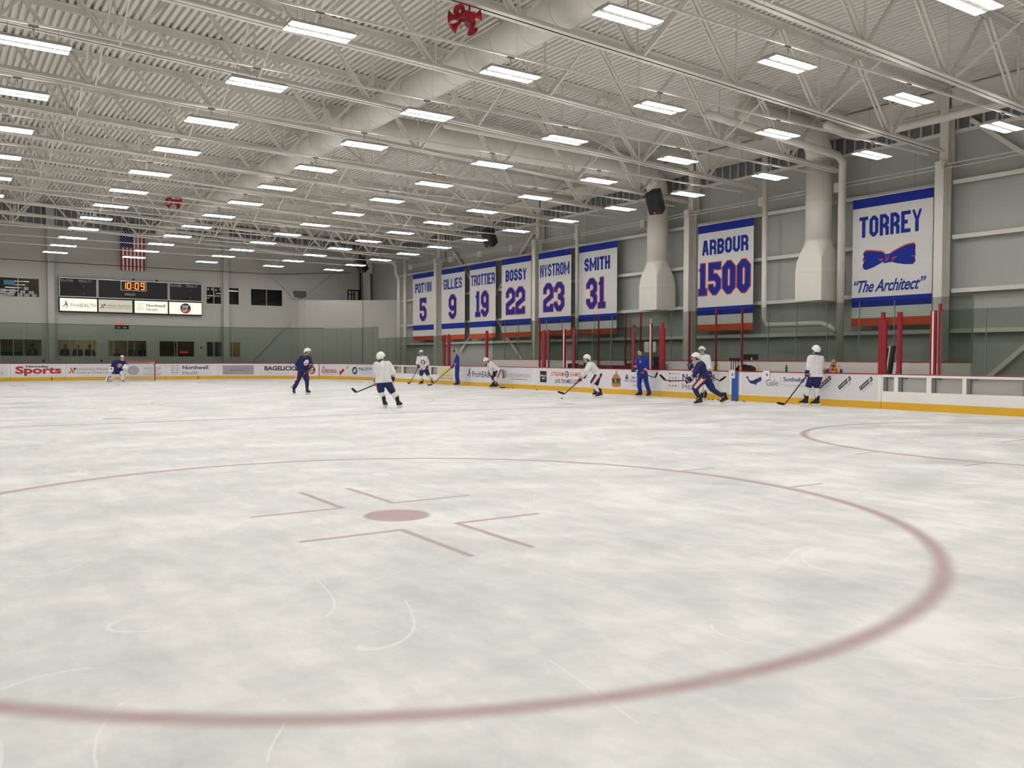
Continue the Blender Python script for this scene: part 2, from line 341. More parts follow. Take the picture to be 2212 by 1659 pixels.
# ------------------------------------------------------------------ shell of the hall
XW, YE = 78.0, 172.5
X0, X1, Y0, Y1 = -20.5, 64.5, -31.0, 169.0
def rink_outline(off=0.0, n=14):
    P = []
    for cx, cy_, a in ((X1-28, Y1-28, 90), (X1-28, Y0+28, 0), (X0+28, Y0+28, -90), (X0+28, Y1-28, 180)):
        for i in range(n+1):
            t = math.radians(a-90*i/n); P.append((cx+(28+off)*math.cos(t), cy_+(28+off)*math.sin(t)))
    return P
m = MB(); O = rink_outline(.15); m.prism(O, lambda u, v, t: (u, v, t), -.12, 0.0); m.build('floor', ICE, kind='structure')
m = MB(); m.box(-37, XW+1, -49, YE+13, -.5, -.13); m.build('floor_concourse', CONC, kind='structure')
zc = lambda x: 28.25-.0375*(x-20)        # underside of the roof trusses: the roof falls gently to the right
zd = lambda x: zc(x)+6.95                # roof deck
m = MB(); P = []; x = -38.0; hi = True
while x < XW+.6:                           # ribbed deck, ribs along the hall
    P += [(x, .0), (x+.05, -.4), (x+.40, -.4), (x+.45, .0)]; x += .667
V = []
for yy in (-49.0, YE+.6): V += [(a, yy, zd(a)+b+.4) for a, b in P]
n = len(P); m.add(V, [(i, i+1, n+i+1, n+i) for i in range(n-1)])
m.add([(P[0][0], -49, zd(P[0][0])+1.2), (P[-1][0], -49, zd(P[-1][0])+1.2), (P[-1][0], YE+.6, zd(P[-1][0])+1.2), (P[0][0], YE+.6, zd(P[0][0])+1.2)], [(0,1,2,3)])
m.build('ceiling', DECK, kind='structure')
m = MB(); m.box(XW, XW+.6, -49, YE+.6, -.2, 36); m.build('wall_right', WALLB, kind='structure')
m = MB(); m.box(-37.6, -37, -49, YE+.6, -.2, 39); m.build('wall_left', WALL, kind='structure')
m = MB(); m.box(-37, XW, -49.6, -49, -.2, 39); m.build('wall_near', WALL, kind='structure')
LOW = [(-3.4, 6.8), (9.3, 16.7), (18.7, 26.5), (28.7, 36.4), (38.6, 42.3), (43.6, 46.3)]; UP = [(-1.2, 6.5), (38.6, 42.2), (43.5, 46.1), (48.4, 56.1)]
holes = [(a, b, 4.65, 8.35) for a, b in LOW]+[(a, b, 16.35, 20.45) for a, b in UP]
xs = sorted({-37.0, XW}|{h[0] for h in holes}|{h[1] for h in holes}); zs = [-.2, 4.65, 8.35, 16.35, 20.45, 39]
m = MB()
for i in range(len(xs)-1):
    for j in range(len(zs)-1):
        xa, xb, za, zb = xs[i], xs[i+1], zs[j], zs[j+1]
        if not any(h[0] <= xa and xb <= h[1] and h[2] <= za and zb <= h[3] for h in holes): m.box(xa, xb, YE, YE+.5, za, zb)
m.build('wall_end', WALL, kind='structure')
m = MB(); Q = [(57.6, YE), (59.0, 170.2), (60.2, 169.1), (61.9, 168.2), (71.1, 162.0), (XW, 155.8)]          # stair enclosure across the far right corner
for (a, b), (c, d) in zip(Q[:-1], Q[1:]): m.add([(a,b,-.1),(c,d,-.1),(c,d,18.0),(a,b,18.0),(a+.3,b+.5,-.1),(c+.3,d+.5,-.1),(c+.3,d+.5,18.0),(a+.3,b+.5,18.0)],[(0,1,2,3),(3,2,6,7),(7,6,5,4)])
m.build('wall_corner', mat('pale_grey_wall', (.50, .485, .455, 1), .7, vary=.03, scale=.4), kind='structure')
m = MB(); m.tube([(71.1, 161.85, 0), (71.1, 161.85, 18.0)], .16, 8); m.build('trim_5', WALL, kind='structure')
m = MB(); mi = 0
m.box(XW-.12, XW-.02, -48, 155, 28.9, 33.2, 0); y = -47.0
while y < 155: m.box(XW-.32, XW-.12, y, y+.22, 28.9, 33.2, 1); y += 1.35
m.build('trim_1', [RIB, WALLB], kind='structure')
m = MB(); m.box(-36.9, XW-.4, YE-.12, YE-.02, 31.0, 34.6, 0); x = -36.5
while x < 77: m.box(x, x+.2, YE-.3, YE-.12, 31.0, 34.6, 1); x += 1.35
m.build('trim_2', [RIB, WALL], kind='structure')
m = MB(); m.box(XW-.14, XW-.02, -48, 155.5, 28.5, 28.9); m.build('trim_3', WHITE, kind='structure')
m = MB(); m.box(-36.9, XW-.5, YE-.14, YE-.02, 30.7, 31.0); m.build('trim_4', WALL, kind='structure')
# rooms behind the windows
def slabs(L):
    for nm, mt, q in L: m = MB(); m.box(*q); m.build(nm, mt, kind='structure')
slabs((('wall_viewing_back', ROOMW, (-6, 37.6, 184, 184.3, .5, 10.5)), ('wall_viewing_right', ROOMW, (37.5, 37.7, YE+.55, 184, .5, 10.5)), ('wall_viewing_left', ROOMW, (-6.3, -6, YE+.55, 184.3, .5, 10.5)), ('floor_viewing', ROOMW, (-6, 37.6, YE+.55, 184, .3, .5)), ('ceiling_viewing', ROOMW, (-6, 37.6, YE+.55, 184, 10.5, 10.7))))
slabs((('wall_lobby_back', BROWND, (37.8, 57.7, 180, 180.3, .5, 10.5)), ('wall_lobby_right', BROWND, (57.5, 57.7, YE+.55, 180, .5, 10.5)), ('floor_lobby', BROWND, (37.8, 57.7, YE+.55, 180, .3, .5)), ('ceiling_lobby', BROWND, (37.8, 57.7, YE+.55, 180, 10.5, 10.7))))
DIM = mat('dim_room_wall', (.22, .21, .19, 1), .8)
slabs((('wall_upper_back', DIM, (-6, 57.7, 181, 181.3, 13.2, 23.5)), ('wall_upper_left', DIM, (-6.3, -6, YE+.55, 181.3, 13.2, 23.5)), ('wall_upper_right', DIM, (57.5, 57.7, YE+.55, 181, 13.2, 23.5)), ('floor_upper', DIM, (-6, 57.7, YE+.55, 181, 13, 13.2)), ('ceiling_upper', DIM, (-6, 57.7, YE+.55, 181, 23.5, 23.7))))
for i, (a, b, z0, z1) in enumerate(holes):
    m = MB(); t = .22
    for q in ((a, a+t, z0, z1), (b-t, b, z0, z1), (a+t, b-t, z0, z0+t), (a+t, b-t, z1-t, z1)): m.box(q[0], q[1], YE-.08, YE+.35, q[2], q[3])
    fr = m.build('window_%d' % (i+1), WALL if i < 6 else GREY, kind='structure')
    if b-a > 3.5: m = MB(); c = (a+b)/2; m.box(c-.06, c+.06, YE, YE+.25, z0+t, z1-t); m.build('mullion', WALL, fr)
    m = MB(); m.box(a+t, b-t, YE+.12, YE+.16, z0+t, z1-t); m.build('pane', WGLASS, fr)
for nm, x, y, z, s, es, lb in (('added_room_lamp', 16, 178.5, 10.4, 3.0, 1.3, 'unseen lamp panel added to light the ground floor viewing room'), ('added_room_lamp', 48, 176.5, 10.4, 1.5, 1.2, 'unseen lamp panel added to light the ground floor lobby'), ('added_room_lamp', 10, 177, 23.4, 1.6, .9, 'unseen lamp panel added to light the upper room')):
    m = MB(); m.box(x-s, x+s, y-1, y+1, z-.1, z); o = m.build(nm, mat('added_room_lamp_%g' % es, (.8, .8, .7, 1), .5, vary=0, emit=(1, .85, .6, 1), es=es*9)); tag(o, lb, 'lamp')  # unseen ceiling panels added to light the rooms behind the windows

# ------------------------------------------------------------------ roof trusses, girders, columns
TY = [14.55+12.05*k for k in range(-1, 13)]
def angle_pair(m, p0, p1, wd, h, gap):          # two bars side by side across Y
    for s in (-1, 1): m.bar(Vector(p0)+Vector((0, s*(gap+wd)/2, 0)), Vector(p1)+Vector((0, s*(gap+wd)/2, 0)), h, wd, up=(0, 1, 0))
def truss(y, label):
    t = thing('roof_truss', label, 'roof truss', (20, y, zc(20)), 'white steel roof trusses')
    xa, xb = -34.0, 75.6
    m = MB(); angle_pair(m, (xa, y, zc(xa)+.2), (xb, y, zc(xb)+.2), .38, .12, .16)
    for s in (-1, 1): m.bar((xa, y+s*.13, zc(xa)+.36), (xb, y+s*.13, zc(xb)+.36), .1, .42, up=(0, 0, 1))
    m.build('bottom_chord', WHITE, t)
    m = MB()
    for s in (-1, 1):
        m.bar((xa, y+s*.28, zc(xa)+6.88), (76.3, y+s*.28, zc(76.3)+6.88), .42, .1); m.bar((xa, y+s*.1, zc(xa)+6.6), (76.3, y+s*.1, zc(76.3)+6.6), .1, .5)
    m.build('top_chord', WHITE, t)
    bot = [22.6+11*k for k in range(-5, 5)]
    for i, x in enumerate(bot):
        zb = zc(x)+.3
        for s in (-1, 1):
            xt = x+s*5.5
            if xt > 73: xt = 75.2
            m = MB(); p, q = (x+s*.25, y, zb), (xt-s*.2, y, zc(xt)+6.45)
            if s < 0: angle_pair(m, p, q, .2, .2, .22); [m.bar(Vector(p).lerp(Vector(q), k)+Vector((0, -.16, 0)), Vector(p).lerp(Vector(q), k)+Vector((0, .16, 0)), .25, .1, up=(0, 0, 1)) for k in (.35, .65)]
            else: m.bar(p, q, .26, .26, up=(0, 1, 0))
            m.build('web_diagonal', WHITE, t)
        m = MB(); m.bar((x, y, zb), (x, y, zc(x)+6.4), .13, .13, up=(0, 1, 0)); m.build('web_vertical', WHITE, t)
    return t
for i, y in enumerate(TY): truss(y, 'white steel roof truss, %s from the near end of the hall' % ORD[i])
bx = [(0.6, 'left'), (11.6, 'middle left'), (33.6, 'middle right'), (55.6, 'right')]
for j, (x, nm) in enumerate(bx):
    for i in range(len(TY)-1):
        if i == 5 and x > 30: continue              # the branch duct takes this bay
        y, y2 = TY[i]+.45, TY[i+1]-.45
        t = thing('cross_bridging', 'white diagonal bridging bars between the %s and %s roof trusses, %s line' % (ORD[i], ORD[i+1], nm), 'bracing', (x, y, zc(x)), 'bridging between trusses')
        m = MB(); m.bar((x, y, zc(x)+.25), (x, y2, zc(x)+6.5), .2, .2); m.build('diagonal', WHITE, t)
        m = MB(); m.bar((x+.25, y, zc(x)+6.5), (x+.25, y2, zc(x)+.25), .14, .14); m.build('diagonal', WHITE, t)
CY = [-9.5, 26.7, 63.0, 99.8, 135.3, 171.0]
def ibeam(m, p0, p1, up, fw, h, t):
    p0, p1, up = Vector(p0), Vector(p1), Vector(up).normalized(); d = (p1-p0).normalized(); x = d.cross(up); c = (p0+p1)/2; L = (p1-p0)/2
    for s in (-1, 1): m.obox(c+up*(s*(h/2-t/2)), L, x*fw/2, up*t/2)
    m.obox(c, L, x*t/2, up*(h/2-t))
for i, y in enumerate(CY):
    lb = ['out of view at the near end', 'right of the banner with the bow tie', 'between the two tall supply ducts, left of the 1500 banner', 'between the 22 and 23 banners', 'between the 5 and 9 banners', 'in the far corner behind the curved enclosure'][i]
    t = thing('steel_column', 'white steel column on the banner wall, '+lb, 'column', (76.6, y, 0), 'columns along the banner wall')
    m = MB(); ibeam(m, (76.35, y, -.12), (76.35, y, 25.2), (1, 0, 0), .95, 1.5, .14); m.build('lower_shaft', WHITE, t)
    m = MB(); ibeam(m, (77.05, y, 25.35), (77.05, y, 33.4), (1, 0, 0), .9, 1.3, .12); m.build('upper_shaft', WHITE, t)
    m = MB(); m.box(75.5, 77.6, y-.5, y+.5, 25.2, 25.35); m.box(75.45, 75.6, y-.35, y+.35, 24.5, 25.4); m.build('seat_plate', WHITE, t)
for i in range(5):
    a, b = CY[i]+.55, CY[i+1]-.55
    if i == 4: b = 155
    m = MB(); ibeam(m, (76.75, a, 31.75), (76.75, b, 31.75), (0, 0, 1), .8, 2.3, .14); o = m.build('eave_girder', WHITE); tag(o, 'white eave girder on the banner wall, %s bay from the near end' % ORD[i], 'girder', 'eave girders')
    for z in (7.8, 12.0, 17.6, 23.3):
        m = MB(); m.box(77.1, 77.2, a+.1, b-.1, z-.22, z+.22); m.box(77.2, 77.95, a+.1, b-.1, z+.12, z+.22); o = m.build('wall_girt', WHITE)
        tag(o, 'white horizontal wall girt, %s bay from the near end, %s rail from the floor' % (ORD[i], ORD[[7.8, 12.0, 17.6, 23.3].index(z)]), 'wall rail', 'girts on the banner wall')
for (y0, z0, y1, z1, lb) in ((102.0, 27.5, 128.0, 6.0, 'falling to the left behind the 19 banner'), (131.0, 26.6, 104.6, 3.2, 'falling to the right behind the 22 banner'), (24.5, 1.0, 2.5, 20.5, 'low at the right edge'), (24.5, 29.5, -2.0, 7.0, 'high at the right edge')):
    m = MB(); m.bar((77.55, y0, z0), (77.55, y1, z1), .45, .3, up=(1, 0, 0)); o = m.build('wall_brace', WHITE); tag(o, 'white diagonal wall brace on the banner wall, '+lb, 'brace', 'diagonal wall braces')
for i, (x, lb) in enumerate(((8.3, 'left of the scoreboard'), (42.8, 'right of the scoreboard'))):
    t = thing('steel_column', 'grey steel column on the far end wall, '+lb, 'column', (x, 171.9, 0), 'columns along the end wall')
    m = MB(); ibeam(m, (x, 171.95, -.12), (x, 171.95, 30.6), (0, 1, 0), 1.15, 1.0, .14); m.build('shaft', WALL, t)
    m = MB(); m.box(x-.75, x+.75, 171.35, 172.4, 30.6, 34.8); m.build('upper_shaft', WALL, t)
for (xa, za, xb, zb, lb) in ((47.9, 28.4, 60.0, 17.6, 'upper left arm running down to the curved enclosure'), (48.2, 3.6, 60.2, 16.0, 'lower left arm running up to the curved enclosure'), (60.4, 17.9, 72.0, 27.4, 'upper right arm above the curved enclosure')):
    m = MB(); m.bar((xa, 172.2, za), (xb, 172.2, zb), .5, .3, up=(0, 1, 0)); o = m.build('wall_brace', WALL); tag(o, 'grey diagonal brace on the end wall, '+lb, 'brace', 'braces on the end wall')

# ------------------------------------------------------------------ ceiling lamps on their rails
LX = [-20.4, -6.2, 7.8, 21.5, 35.4, 49.3, 62.9]; LZ = 24.24; LY = [13.96+12.07*k for k in range(-5, 13)]
first = {1: 5+2, 2: 5+1, 3: 5+0, 4: 5-1, 5: 5+0, 6: 5+0}
rown = ['', 'in the leftmost row', 'in the second row from the left', 'in the third row from the left', 'in the third row from the right', 'in the second row from the right', 'in the rightmost row above the boards']
def lamp_proto():
    t = thing('ceiling_lamp', 'x', 'ceiling lamp', (0, 0, LZ)); z = LZ
    m = MB(); A, Bq = 2.05, .82
    V = [(-A,-Bq,z),(A,-Bq,z),(A,Bq,z),(-A,Bq,z),(-A+.12,-Bq+.28,z+.28),(A-.12,-Bq+.28,z+.28),(A-.12,Bq-.28,z+.28),(-A+.12,Bq-.28,z+.28)]
    m.add(V, [(4,5,6,7),(0,1,5,4),(1,2,6,5),(2,3,7,6),(3,0,4,7),(0,3,2,1)]); m.build('housing', GREY, t)
    m = MB(); m.add([(-1.7,-.42,z+.285),(1.7,-.42,z+.285),(1.7,.42,z+.285),(-1.7,.42,z+.285)],[(0,1,2,3)]); m.build('added_uplight', UPL, t)  # unseen glowing quad on the housing, added to lift the roof deck
    for s in (-1, 1):
        m = MB(); y0, y1 = sorted((s*.2, s*.78)); m.add([(-1.98,y0,z-.03),(1.98,y0,z-.03),(1.98,y1,z-.03),(-1.98,y1,z-.03),(-1.98,y0,z),(1.98,y0,z),(1.98,y1,z),(-1.98,y1,z)],[(0,3,2,1),(4,5,6,7),(0,1,5,4),(1,2,6,5),(2,3,7,6),(3,0,4,7)])
        m.build('tube_panel', LITE, t)
    m = MB()
    for k in range(22): m.box(-1.9+k*.178, -1.84+k*.178, -.19, .19, z-.05, z-.005)
    m.box(-1.95, 1.95, -.195, .195, z-.02, z-.001); m.build('louvre', LOUV, t)
    m = MB(); m.tube([(0,0,z+.28),(0,0,z+1.2)], .045, 6); m.box(-.28, .28, -.06, .06, z+1.06, z+1.2); m.build('hanger', STEEL, t)
    for q in (-1.4, 1.4): m = MB(); m.tube([(q,0,z+.27),(q,0,z+1.2)], .012, 4); m.build('chain', STEEL, t)
    return t
lp = lamp_proto(); used = False
for i, x in enumerate(LX):
    for k, y in enumerate(LY):
        o = dup(lp, (x*FT, y*FT, 0)); LOC[o.name] = tuple(o.location)
        if i in first and k >= first[i]: o['label'] = 'white twin-panel ceiling lamp, %s from the near end %s' % (ORD[k-first[i]], rown[i]); o['group'] = 'ceiling lamps above the ice'
        else: o['label'] = 'white twin-panel ceiling lamp outside the picture'; o['group'] = 'ceiling lamps outside the picture'
for c in list(lp.children): bpy.data.objects.remove(c)
bpy.data.objects.remove(lp)
for k, y in enumerate(LY):
    if k < 4: continue
    t = thing('lamp_rail', 'thin white rail carrying the %s row of ceiling lamps from the near end' % ORD[k-4], 'rail', (20, y, LZ+1.3), 'rails above the lamps')
    m = MB(); m.box(-34, 72.5, y-.06, y+.06, LZ+1.2, LZ+1.36); m.build('strut', WHITE, t)
    q = -11.0
    while q < 72: m = MB(); m.tube([(q, y, LZ+1.36), (q, y, zd(q)+.02)], .02, 4); m.build('hanger_rod', WHITE, t); q += 11
# ------------------------------------------------------------------ ducts, pipes, horns, loudspeakers
DX, DZ, DR = 27.7, 30.75, 1.45
t = thing('main_duct', 'long round white air duct running up the middle of the roof', 'air duct', (DX, 60, DZ))
m = MB(); m.tube([(DX, y, DZ) for y in (-20, 60, 158)], DR, 28); m.build('duct_tube', WHITE, t, smooth=True)
m = MB(); y = -16
while y < 156: m.tube([(DX, y-.06, DZ), (DX, y+.06, DZ)], DR+.05, 28); y += 4.02
m.build('seam_ring', WHITE, t, smooth=False, kind='stuff')
m = MB(); m.tube([(DX-.9, 68.2, 31.0), (25.0, 68.2, 31.0)], 1.35, 24); m.build('stub_cap', WHITE, t)
m = MB(); m.tube([(DX, 158, DZ), (DX, 161, DZ-.3), (DX-.5, 164, DZ-1.6)], [DR, DR*.95, DR*.7], 24); m.build('end_cap', WHITE, t, smooth=True)
def supply(y, label, xr, bx, bw, z0):
    """branch duct from x = xr, elbow at the wall, vertical drop and square plenum"""
    x = bx; zb = 31.3; t = thing('supply_duct', label, 'air duct', (x, y, z0), 'supply ducts on the banner wall'); r = 1.5
    m = MB(); pts = [(xr, y, zb), (x-3.2, y, zb)]+[(x-3.2+3.2*math.sin(a), y, zb-3.2+3.2*math.cos(a)) for a in (.4, .8, 1.2, 1.57)]
    m.tube(pts, r, 26); m.build('branch_tube', WHITE, t, smooth=True)
    m = MB(); m.tube([(x, y, zb-3.2), (x, y, 18.6)], r, 26); m.build('drop_tube', WHITE, t, smooth=True)
    for q in (27.9, 23.2, 18.7): m = MB(); m.tube([(x, y, q-.05), (x, y, q+.05)], r+.06, 26); m.build('seam_ring', WHITE, t)
    m = MB(); n = 24; h = bw/2; z1, z2, z3 = 18.6, 16.3, 15.0        # round-to-square transition, then the flared shoulder
    ring = lambda z, f: [f(2*PI*i/n)+(z,) for i in range(n)]
    circ = lambda a: (x+r*math.cos(a), y+r*math.sin(a))
    def sq(hh):
        def f(a):
            c, s_ = math.cos(a), math.sin(a); k = hh/max(abs(c), abs(s_)); return (x+k*c, y+k*s_)
        return f
    cr = [(x+sx*h, y+sy*h, z2) for sx, sy in ((1,1),(-1,1),(-1,-1),(1,-1))]; c2 = [(x+sx*(h+.12), y+sy*(h+.12), z3) for sx, sy in ((1,1),(-1,1),(-1,-1),(1,-1))]
    V = ring(z1, circ)+cr+c2; Fc = [(n+k, (k*6+i)%n, (k*6+i+1)%n) for k in range(4) for i in range(6)]+[(n+k, (k*6+6)%n, n+(k+1)%4) for k in range(4)]+[(n+k, n+(k+1)%4, n+4+(k+1)%4, n+4+k) for k in range(4)]
    m.add(V, Fc); m.build('transition', WHITE, t)
    m = MB(); h2 = h+.12; m.box(x-h2, x+h2, y-h2, y+h2, z0, z3); m.box(x-h2-.04, x+h2+.04, y-h2-.04, y+h2+.04, z3-.08, z3+.04); m.build('plenum_box', WHITE, t)
supply(68.2, 'round white supply duct with square end between the 31 and 1500 banners', DX+DR*.98, 75.1, 3.4, 11.7)
supply(41.0, 'round white supply duct with square end between the 1500 and bow tie banners', 62, 75.1, 3.4, 11.6)
def pipe(label, pts, r, grp='white pipes', nm='pipe', n=12):
    m = MB(); m.tube(pts, r, n); o = m.build(nm, WHITE, smooth=True); tag(o, label, 'pipe', grp); return o
pipe('thick white pipe down the wall just left of the bow tie banner', [(52, 36.9, 28.9), (72.8, 36.9, 27.6), (74.4, 37.4, 27.2), (75.1, 37.9, 26.2), (75.2, 38.0, .0)], .42)
pipe('white pipe down the wall right of the 1500 banner, turning along the wall low down', [(75.3, 49.1, 30.2), (75.3, 49.1, 9.9), (75.3, 48.6, 9.1), (75.3, 47.6, 9.0), (75.3, 40.6, 9.0), (75.3, 39.4, 8.6), (75.25, 38.6, 8.0)], .33)
pipe('slim white pipe down the wall at the left edge of the 31 banner', [(60, 87.2, 27.2), (74.4, 87.2, 26.9), (75.3, 87.2, 26.2), (75.4, 87.2, .0)], .26)
pipe('left one of two white pipes in the far corner of the banner wall', [(72, 153.2, 26.4), (74.6, 153.2, 26.2), (75.2, 152.8, 25.4), (75.2, 152.6, 23.6), (75.5, 151.8, 22.3), (75.5, 151.8, .0)], .42)
pipe('right one of two white pipes in the far corner of the banner wall', [(75.6, 148.9, 28.8), (75.6, 148.9, .0)], .36)
pipe('thick white drain pipe hung along the wall from the right picture edge', [(66, 33.5, 29.2), (69.8, 33.5, 28.7), (70.6, 32.9, 28.5), (71, 31, 28.5), (72.4, 4, 28.9)], .42)
for i, (y, xa) in enumerate(((21.5, 27.7), (57.5, 34), (81.5, 30), (105.5, 30), (129.5, 30))): pipe('white branch pipe across the roof between trusses, %s from the near end' % ORD[i], [(xa if i else -10, y, 29.6), (24.5 if i == 0 else 70, y, 29.2 if i else 30.0)], .34, 'branch pipes in the roof')
pipe('dark pipe standing in the far corner above the curved enclosure', [(75.0, 171.8, 18), (75.0, 171.8, 30)], .2); COL.objects[-1].data.materials[0] = BLK
for z, nm in ((25.05, 'upper'), (24.65, 'lower')):
    m = MB(); m.tube([(76.0, -5, z), (75.9, 60, z), (76.0, 150, z)], .055, 6); o = m.build('conduit', WHITE); tag(o, 'thin white conduit along the banner wall, %s one of two' % nm, 'conduit', 'wall conduits')
for i, y in enumerate((38.92, 50.0, 72.0, 87.9, 107.0, 118.0, 129.0, 146.9)):
    m = MB(); m.box(75.55, 76.2, y-.42, y+.42, 24.1, 25.2); o = m.build('junction_box', WHITE); tag(o, 'small white junction box on the wall conduits, %s from the near end' % ORD[i], 'junction box', 'junction boxes')
def horns(x, y, z, label):
    t = thing('horn_cluster', label, 'siren', (x, y, z), 'red horn clusters')
    m = MB(); m.box(x-.55, x+.55, y-.4, y+.4, z-.05, z+.45); m.tube([(x-.35, y, z+.4), (x-.35, y, z+1.1)], .06, 6); m.tube([(x+.35, y, z+.4), (x+.35, y, z+1.1)], .06, 6); m.build('mount', HORN, t)
    for k, (dx, dy, dz) in enumerate(((-.95, -.75, .12), (.95, -.55, .22), (-.55, .35, -.55), (.75, .35, -.55), (-.75, .6, .1), (.8, .7, .1))):
        d = Vector((dx, dy, dz)).normalized(); c = Vector((x, y, z+.1)); m = MB(); R = [.10, .13, .20, .33, .42]; T = [.3, .68, .86, 1.02, 1.1]
        m.tube([c+d*q for q in T], R, 16, cap=False); m.tube([c+d*1.09, c+d*.86], [.41, .12], 16, cap=False); hb = m.build('horn', HORN, t, smooth=True)
        m = MB(); m.sphere(c+d*.9, .11, 8, 6); m.build('horn_centre', INKW, hb, smooth=True)
    m = MB(); m.tube([(x, y, z-.05), (x, y, z-.2), (x, y, z-.6), (x, y, z-.75)], [.35, .38, .34, .15], 14); m.build('beacon', CLEAR, t, smooth=True)
horns(18.2, 26.6, 27.45, 'red cluster of horns with a clear beacon under the near roof truss')
horns(18.3, 110.9, 27.6, 'red cluster of horns with a clear beacon far down the hall by the duct')
def speaker(x, y, z, label):
    t = thing('loudspeaker', label, 'loudspeaker', (x, y, z), 'black loudspeakers hung along the wall'); fr = Vector((-.80, -.30, -.52)).normalized()
    sd = fr.cross(Vector((0, 0, 1))).normalized(); up = sd.cross(fr).normalized(); c = Vector((x, y, z))
    m = MB(); Q = [(-.95,-.9),(.95,-.9),(.6,.95),(-.6,.95)]; P = [c+sd*a-fr*b for a, b in Q]; V = [p-up*1.45 for p in P]+[p+up*1.45 for p in P]
    m.add(V, [(3,2,1,0),(4,5,6,7)]+[(i,(i+1)%4,4+(i+1)%4,4+i) for i in range(4)]); m.build('cabinet', BLK, t)
    m = MB(); m.obox(c+fr*.93, sd*.86, up*1.36, fr*.03); m.build('grille', DGRY, t)
    m = MB(); m.obox(c+fr*.97-up*1.2+sd*.1, sd*.1, up*.1, fr*.015); m.build('badge', REDL, t)
    for a in (-.6, .6): m = MB(); m.tube([c+sd*a+up*1.4, (c.x+sd.x*a, c.y+sd.y*a, zd(x)-.02)], .025, 4); m.build('cable', STEEL, t)
speaker(68.0, 61.0, 25.5, 'black loudspeaker hung in front of the nearer supply duct, nearest of three')
speaker(68.0, 102.0, 25.5, 'black loudspeaker hung above the 22 banner, middle of three')
speaker(68.0, 155.0, 25.3, 'black loudspeaker hung in the far corner, farthest of three')

# ------------------------------------------------------------------ banners
BX = 76.2
def banner(name, num, yl, yr, nf, uf, zs, label, extra=None):
    yc = (yl+yr)/2; t = thing('banner', label, 'banner', (BX, yc, 23.0), 'banners on the right wall'); Wd = yl-yr
    def fnl(layer):
        return lambda u, v: (BX+.012*math.sin((u*1.3+yl)*.9)*(.3+(23-v)*.03)-.02-.014*layer, yl-u, v)
    f0 = fnl(0); n = 20
    def strip(mb, za, zb, f, k=6):
        V = [f(Wd*i/n, za+(zb-za)*j/k) for j in range(k+1) for i in range(n+1)]
        mb.add(V, [(j*(n+1)+i, j*(n+1)+i+1, (j+1)*(n+1)+i+1, (j+1)*(n+1)+i) for j in range(k) for i in range(n)])
    m = MB(); strip(m, 8.6, 22.95, f0, 16); m.build('cloth', BANW, t)
    m = MB(); strip(m, 21.9, 23.0, fnl(1)); m.build('top_band', BANB, t); m = MB(); strip(m, 10.7, 11.8, fnl(1)); m.build('lower_band', BANB, t)
    m = MB(); strip(m, 8.55, 9.45, fnl(1)); m.build('orange_band', BANO, t)
    m = MB(); m.tube([(BX-.02, yl+.02, 23.0), (BX-.02, yr-.02, 23.0)], .06, 6); m.build('top_rod', WHITE, t)
    for q in (.2, .78): m = MB(); m.tube([(BX, yl-Wd*q, 23.0), (BX, yl-Wd*q, 33.1)], .018, 4); m.build('hanging_wire', STEEL, t)
    g = fnl(2); L = Wd*nf[0]; W_ = Wd*(nf[1]-nf[0]); zt, zb = zs[0], zs[1]
    m = MB(); block(m, name, lambda u, v: g(L+u, zb+v), W_, zt-zb, {7: .335, 8: .33, 6: .41}.get(len(name), .44), {7: .14, 8: .13}.get(len(name), .17)); m.build('name_lettering', BANB, t)
    if num:
        L = Wd*uf[0]; W_ = Wd*(uf[1]-uf[0]); zt, zb = zs[2], zs[3]; g2 = fnl(3)
        m = MB(); block(m, num, lambda u, v: g(L+u, zb+v), W_, zt-zb, .85, .32, grow=.13); m.build('number_outline', BANO, t)
        m = MB(); block(m, num, lambda u, v: g2(L+u, zb+v), W_, zt-zb, .85, .32); m.build('number', BANB, t)
    if extra: extra(t, fnl, Wd)
ZS = (20.85, 18.75, 17.55, 12.75); S8 = 'white banner with blue bands reading '
banner('POTVIN', '5', 146.37, 136.6, (.12, .87), (.34, .64), ZS, S8+'POTVIN 5, farthest along the wall')
banner('GILLIES', '9', 133.5, 124.05, (.09, .88), (.33, .64), ZS, S8+'GILLIES 9')
banner('TROTTIER', '19', 122.2, 112.8, (.05, .97), (.23, .74), ZS, S8+'TROTTIER 19')
banner('BOSSY', '22', 110.74, 101.27, (.14, .85), (.16, .80), ZS, S8+'BOSSY 22')
banner('NYSTROM', '23', 99.0, 89.77, (.05, .95), (.16, .80), ZS, S8+'NYSTROM 23')
banner('SMITH', '31', 87.68, 78.26, (.15, .82), (.21, .71), ZS, S8+'SMITH 31')
banner('ARBOUR', '1500', 61.3, 51.6, (.08, .91), (.02, .95), (20.9, 18.85, 17.75, 13.45), S8+'ARBOUR 1500')
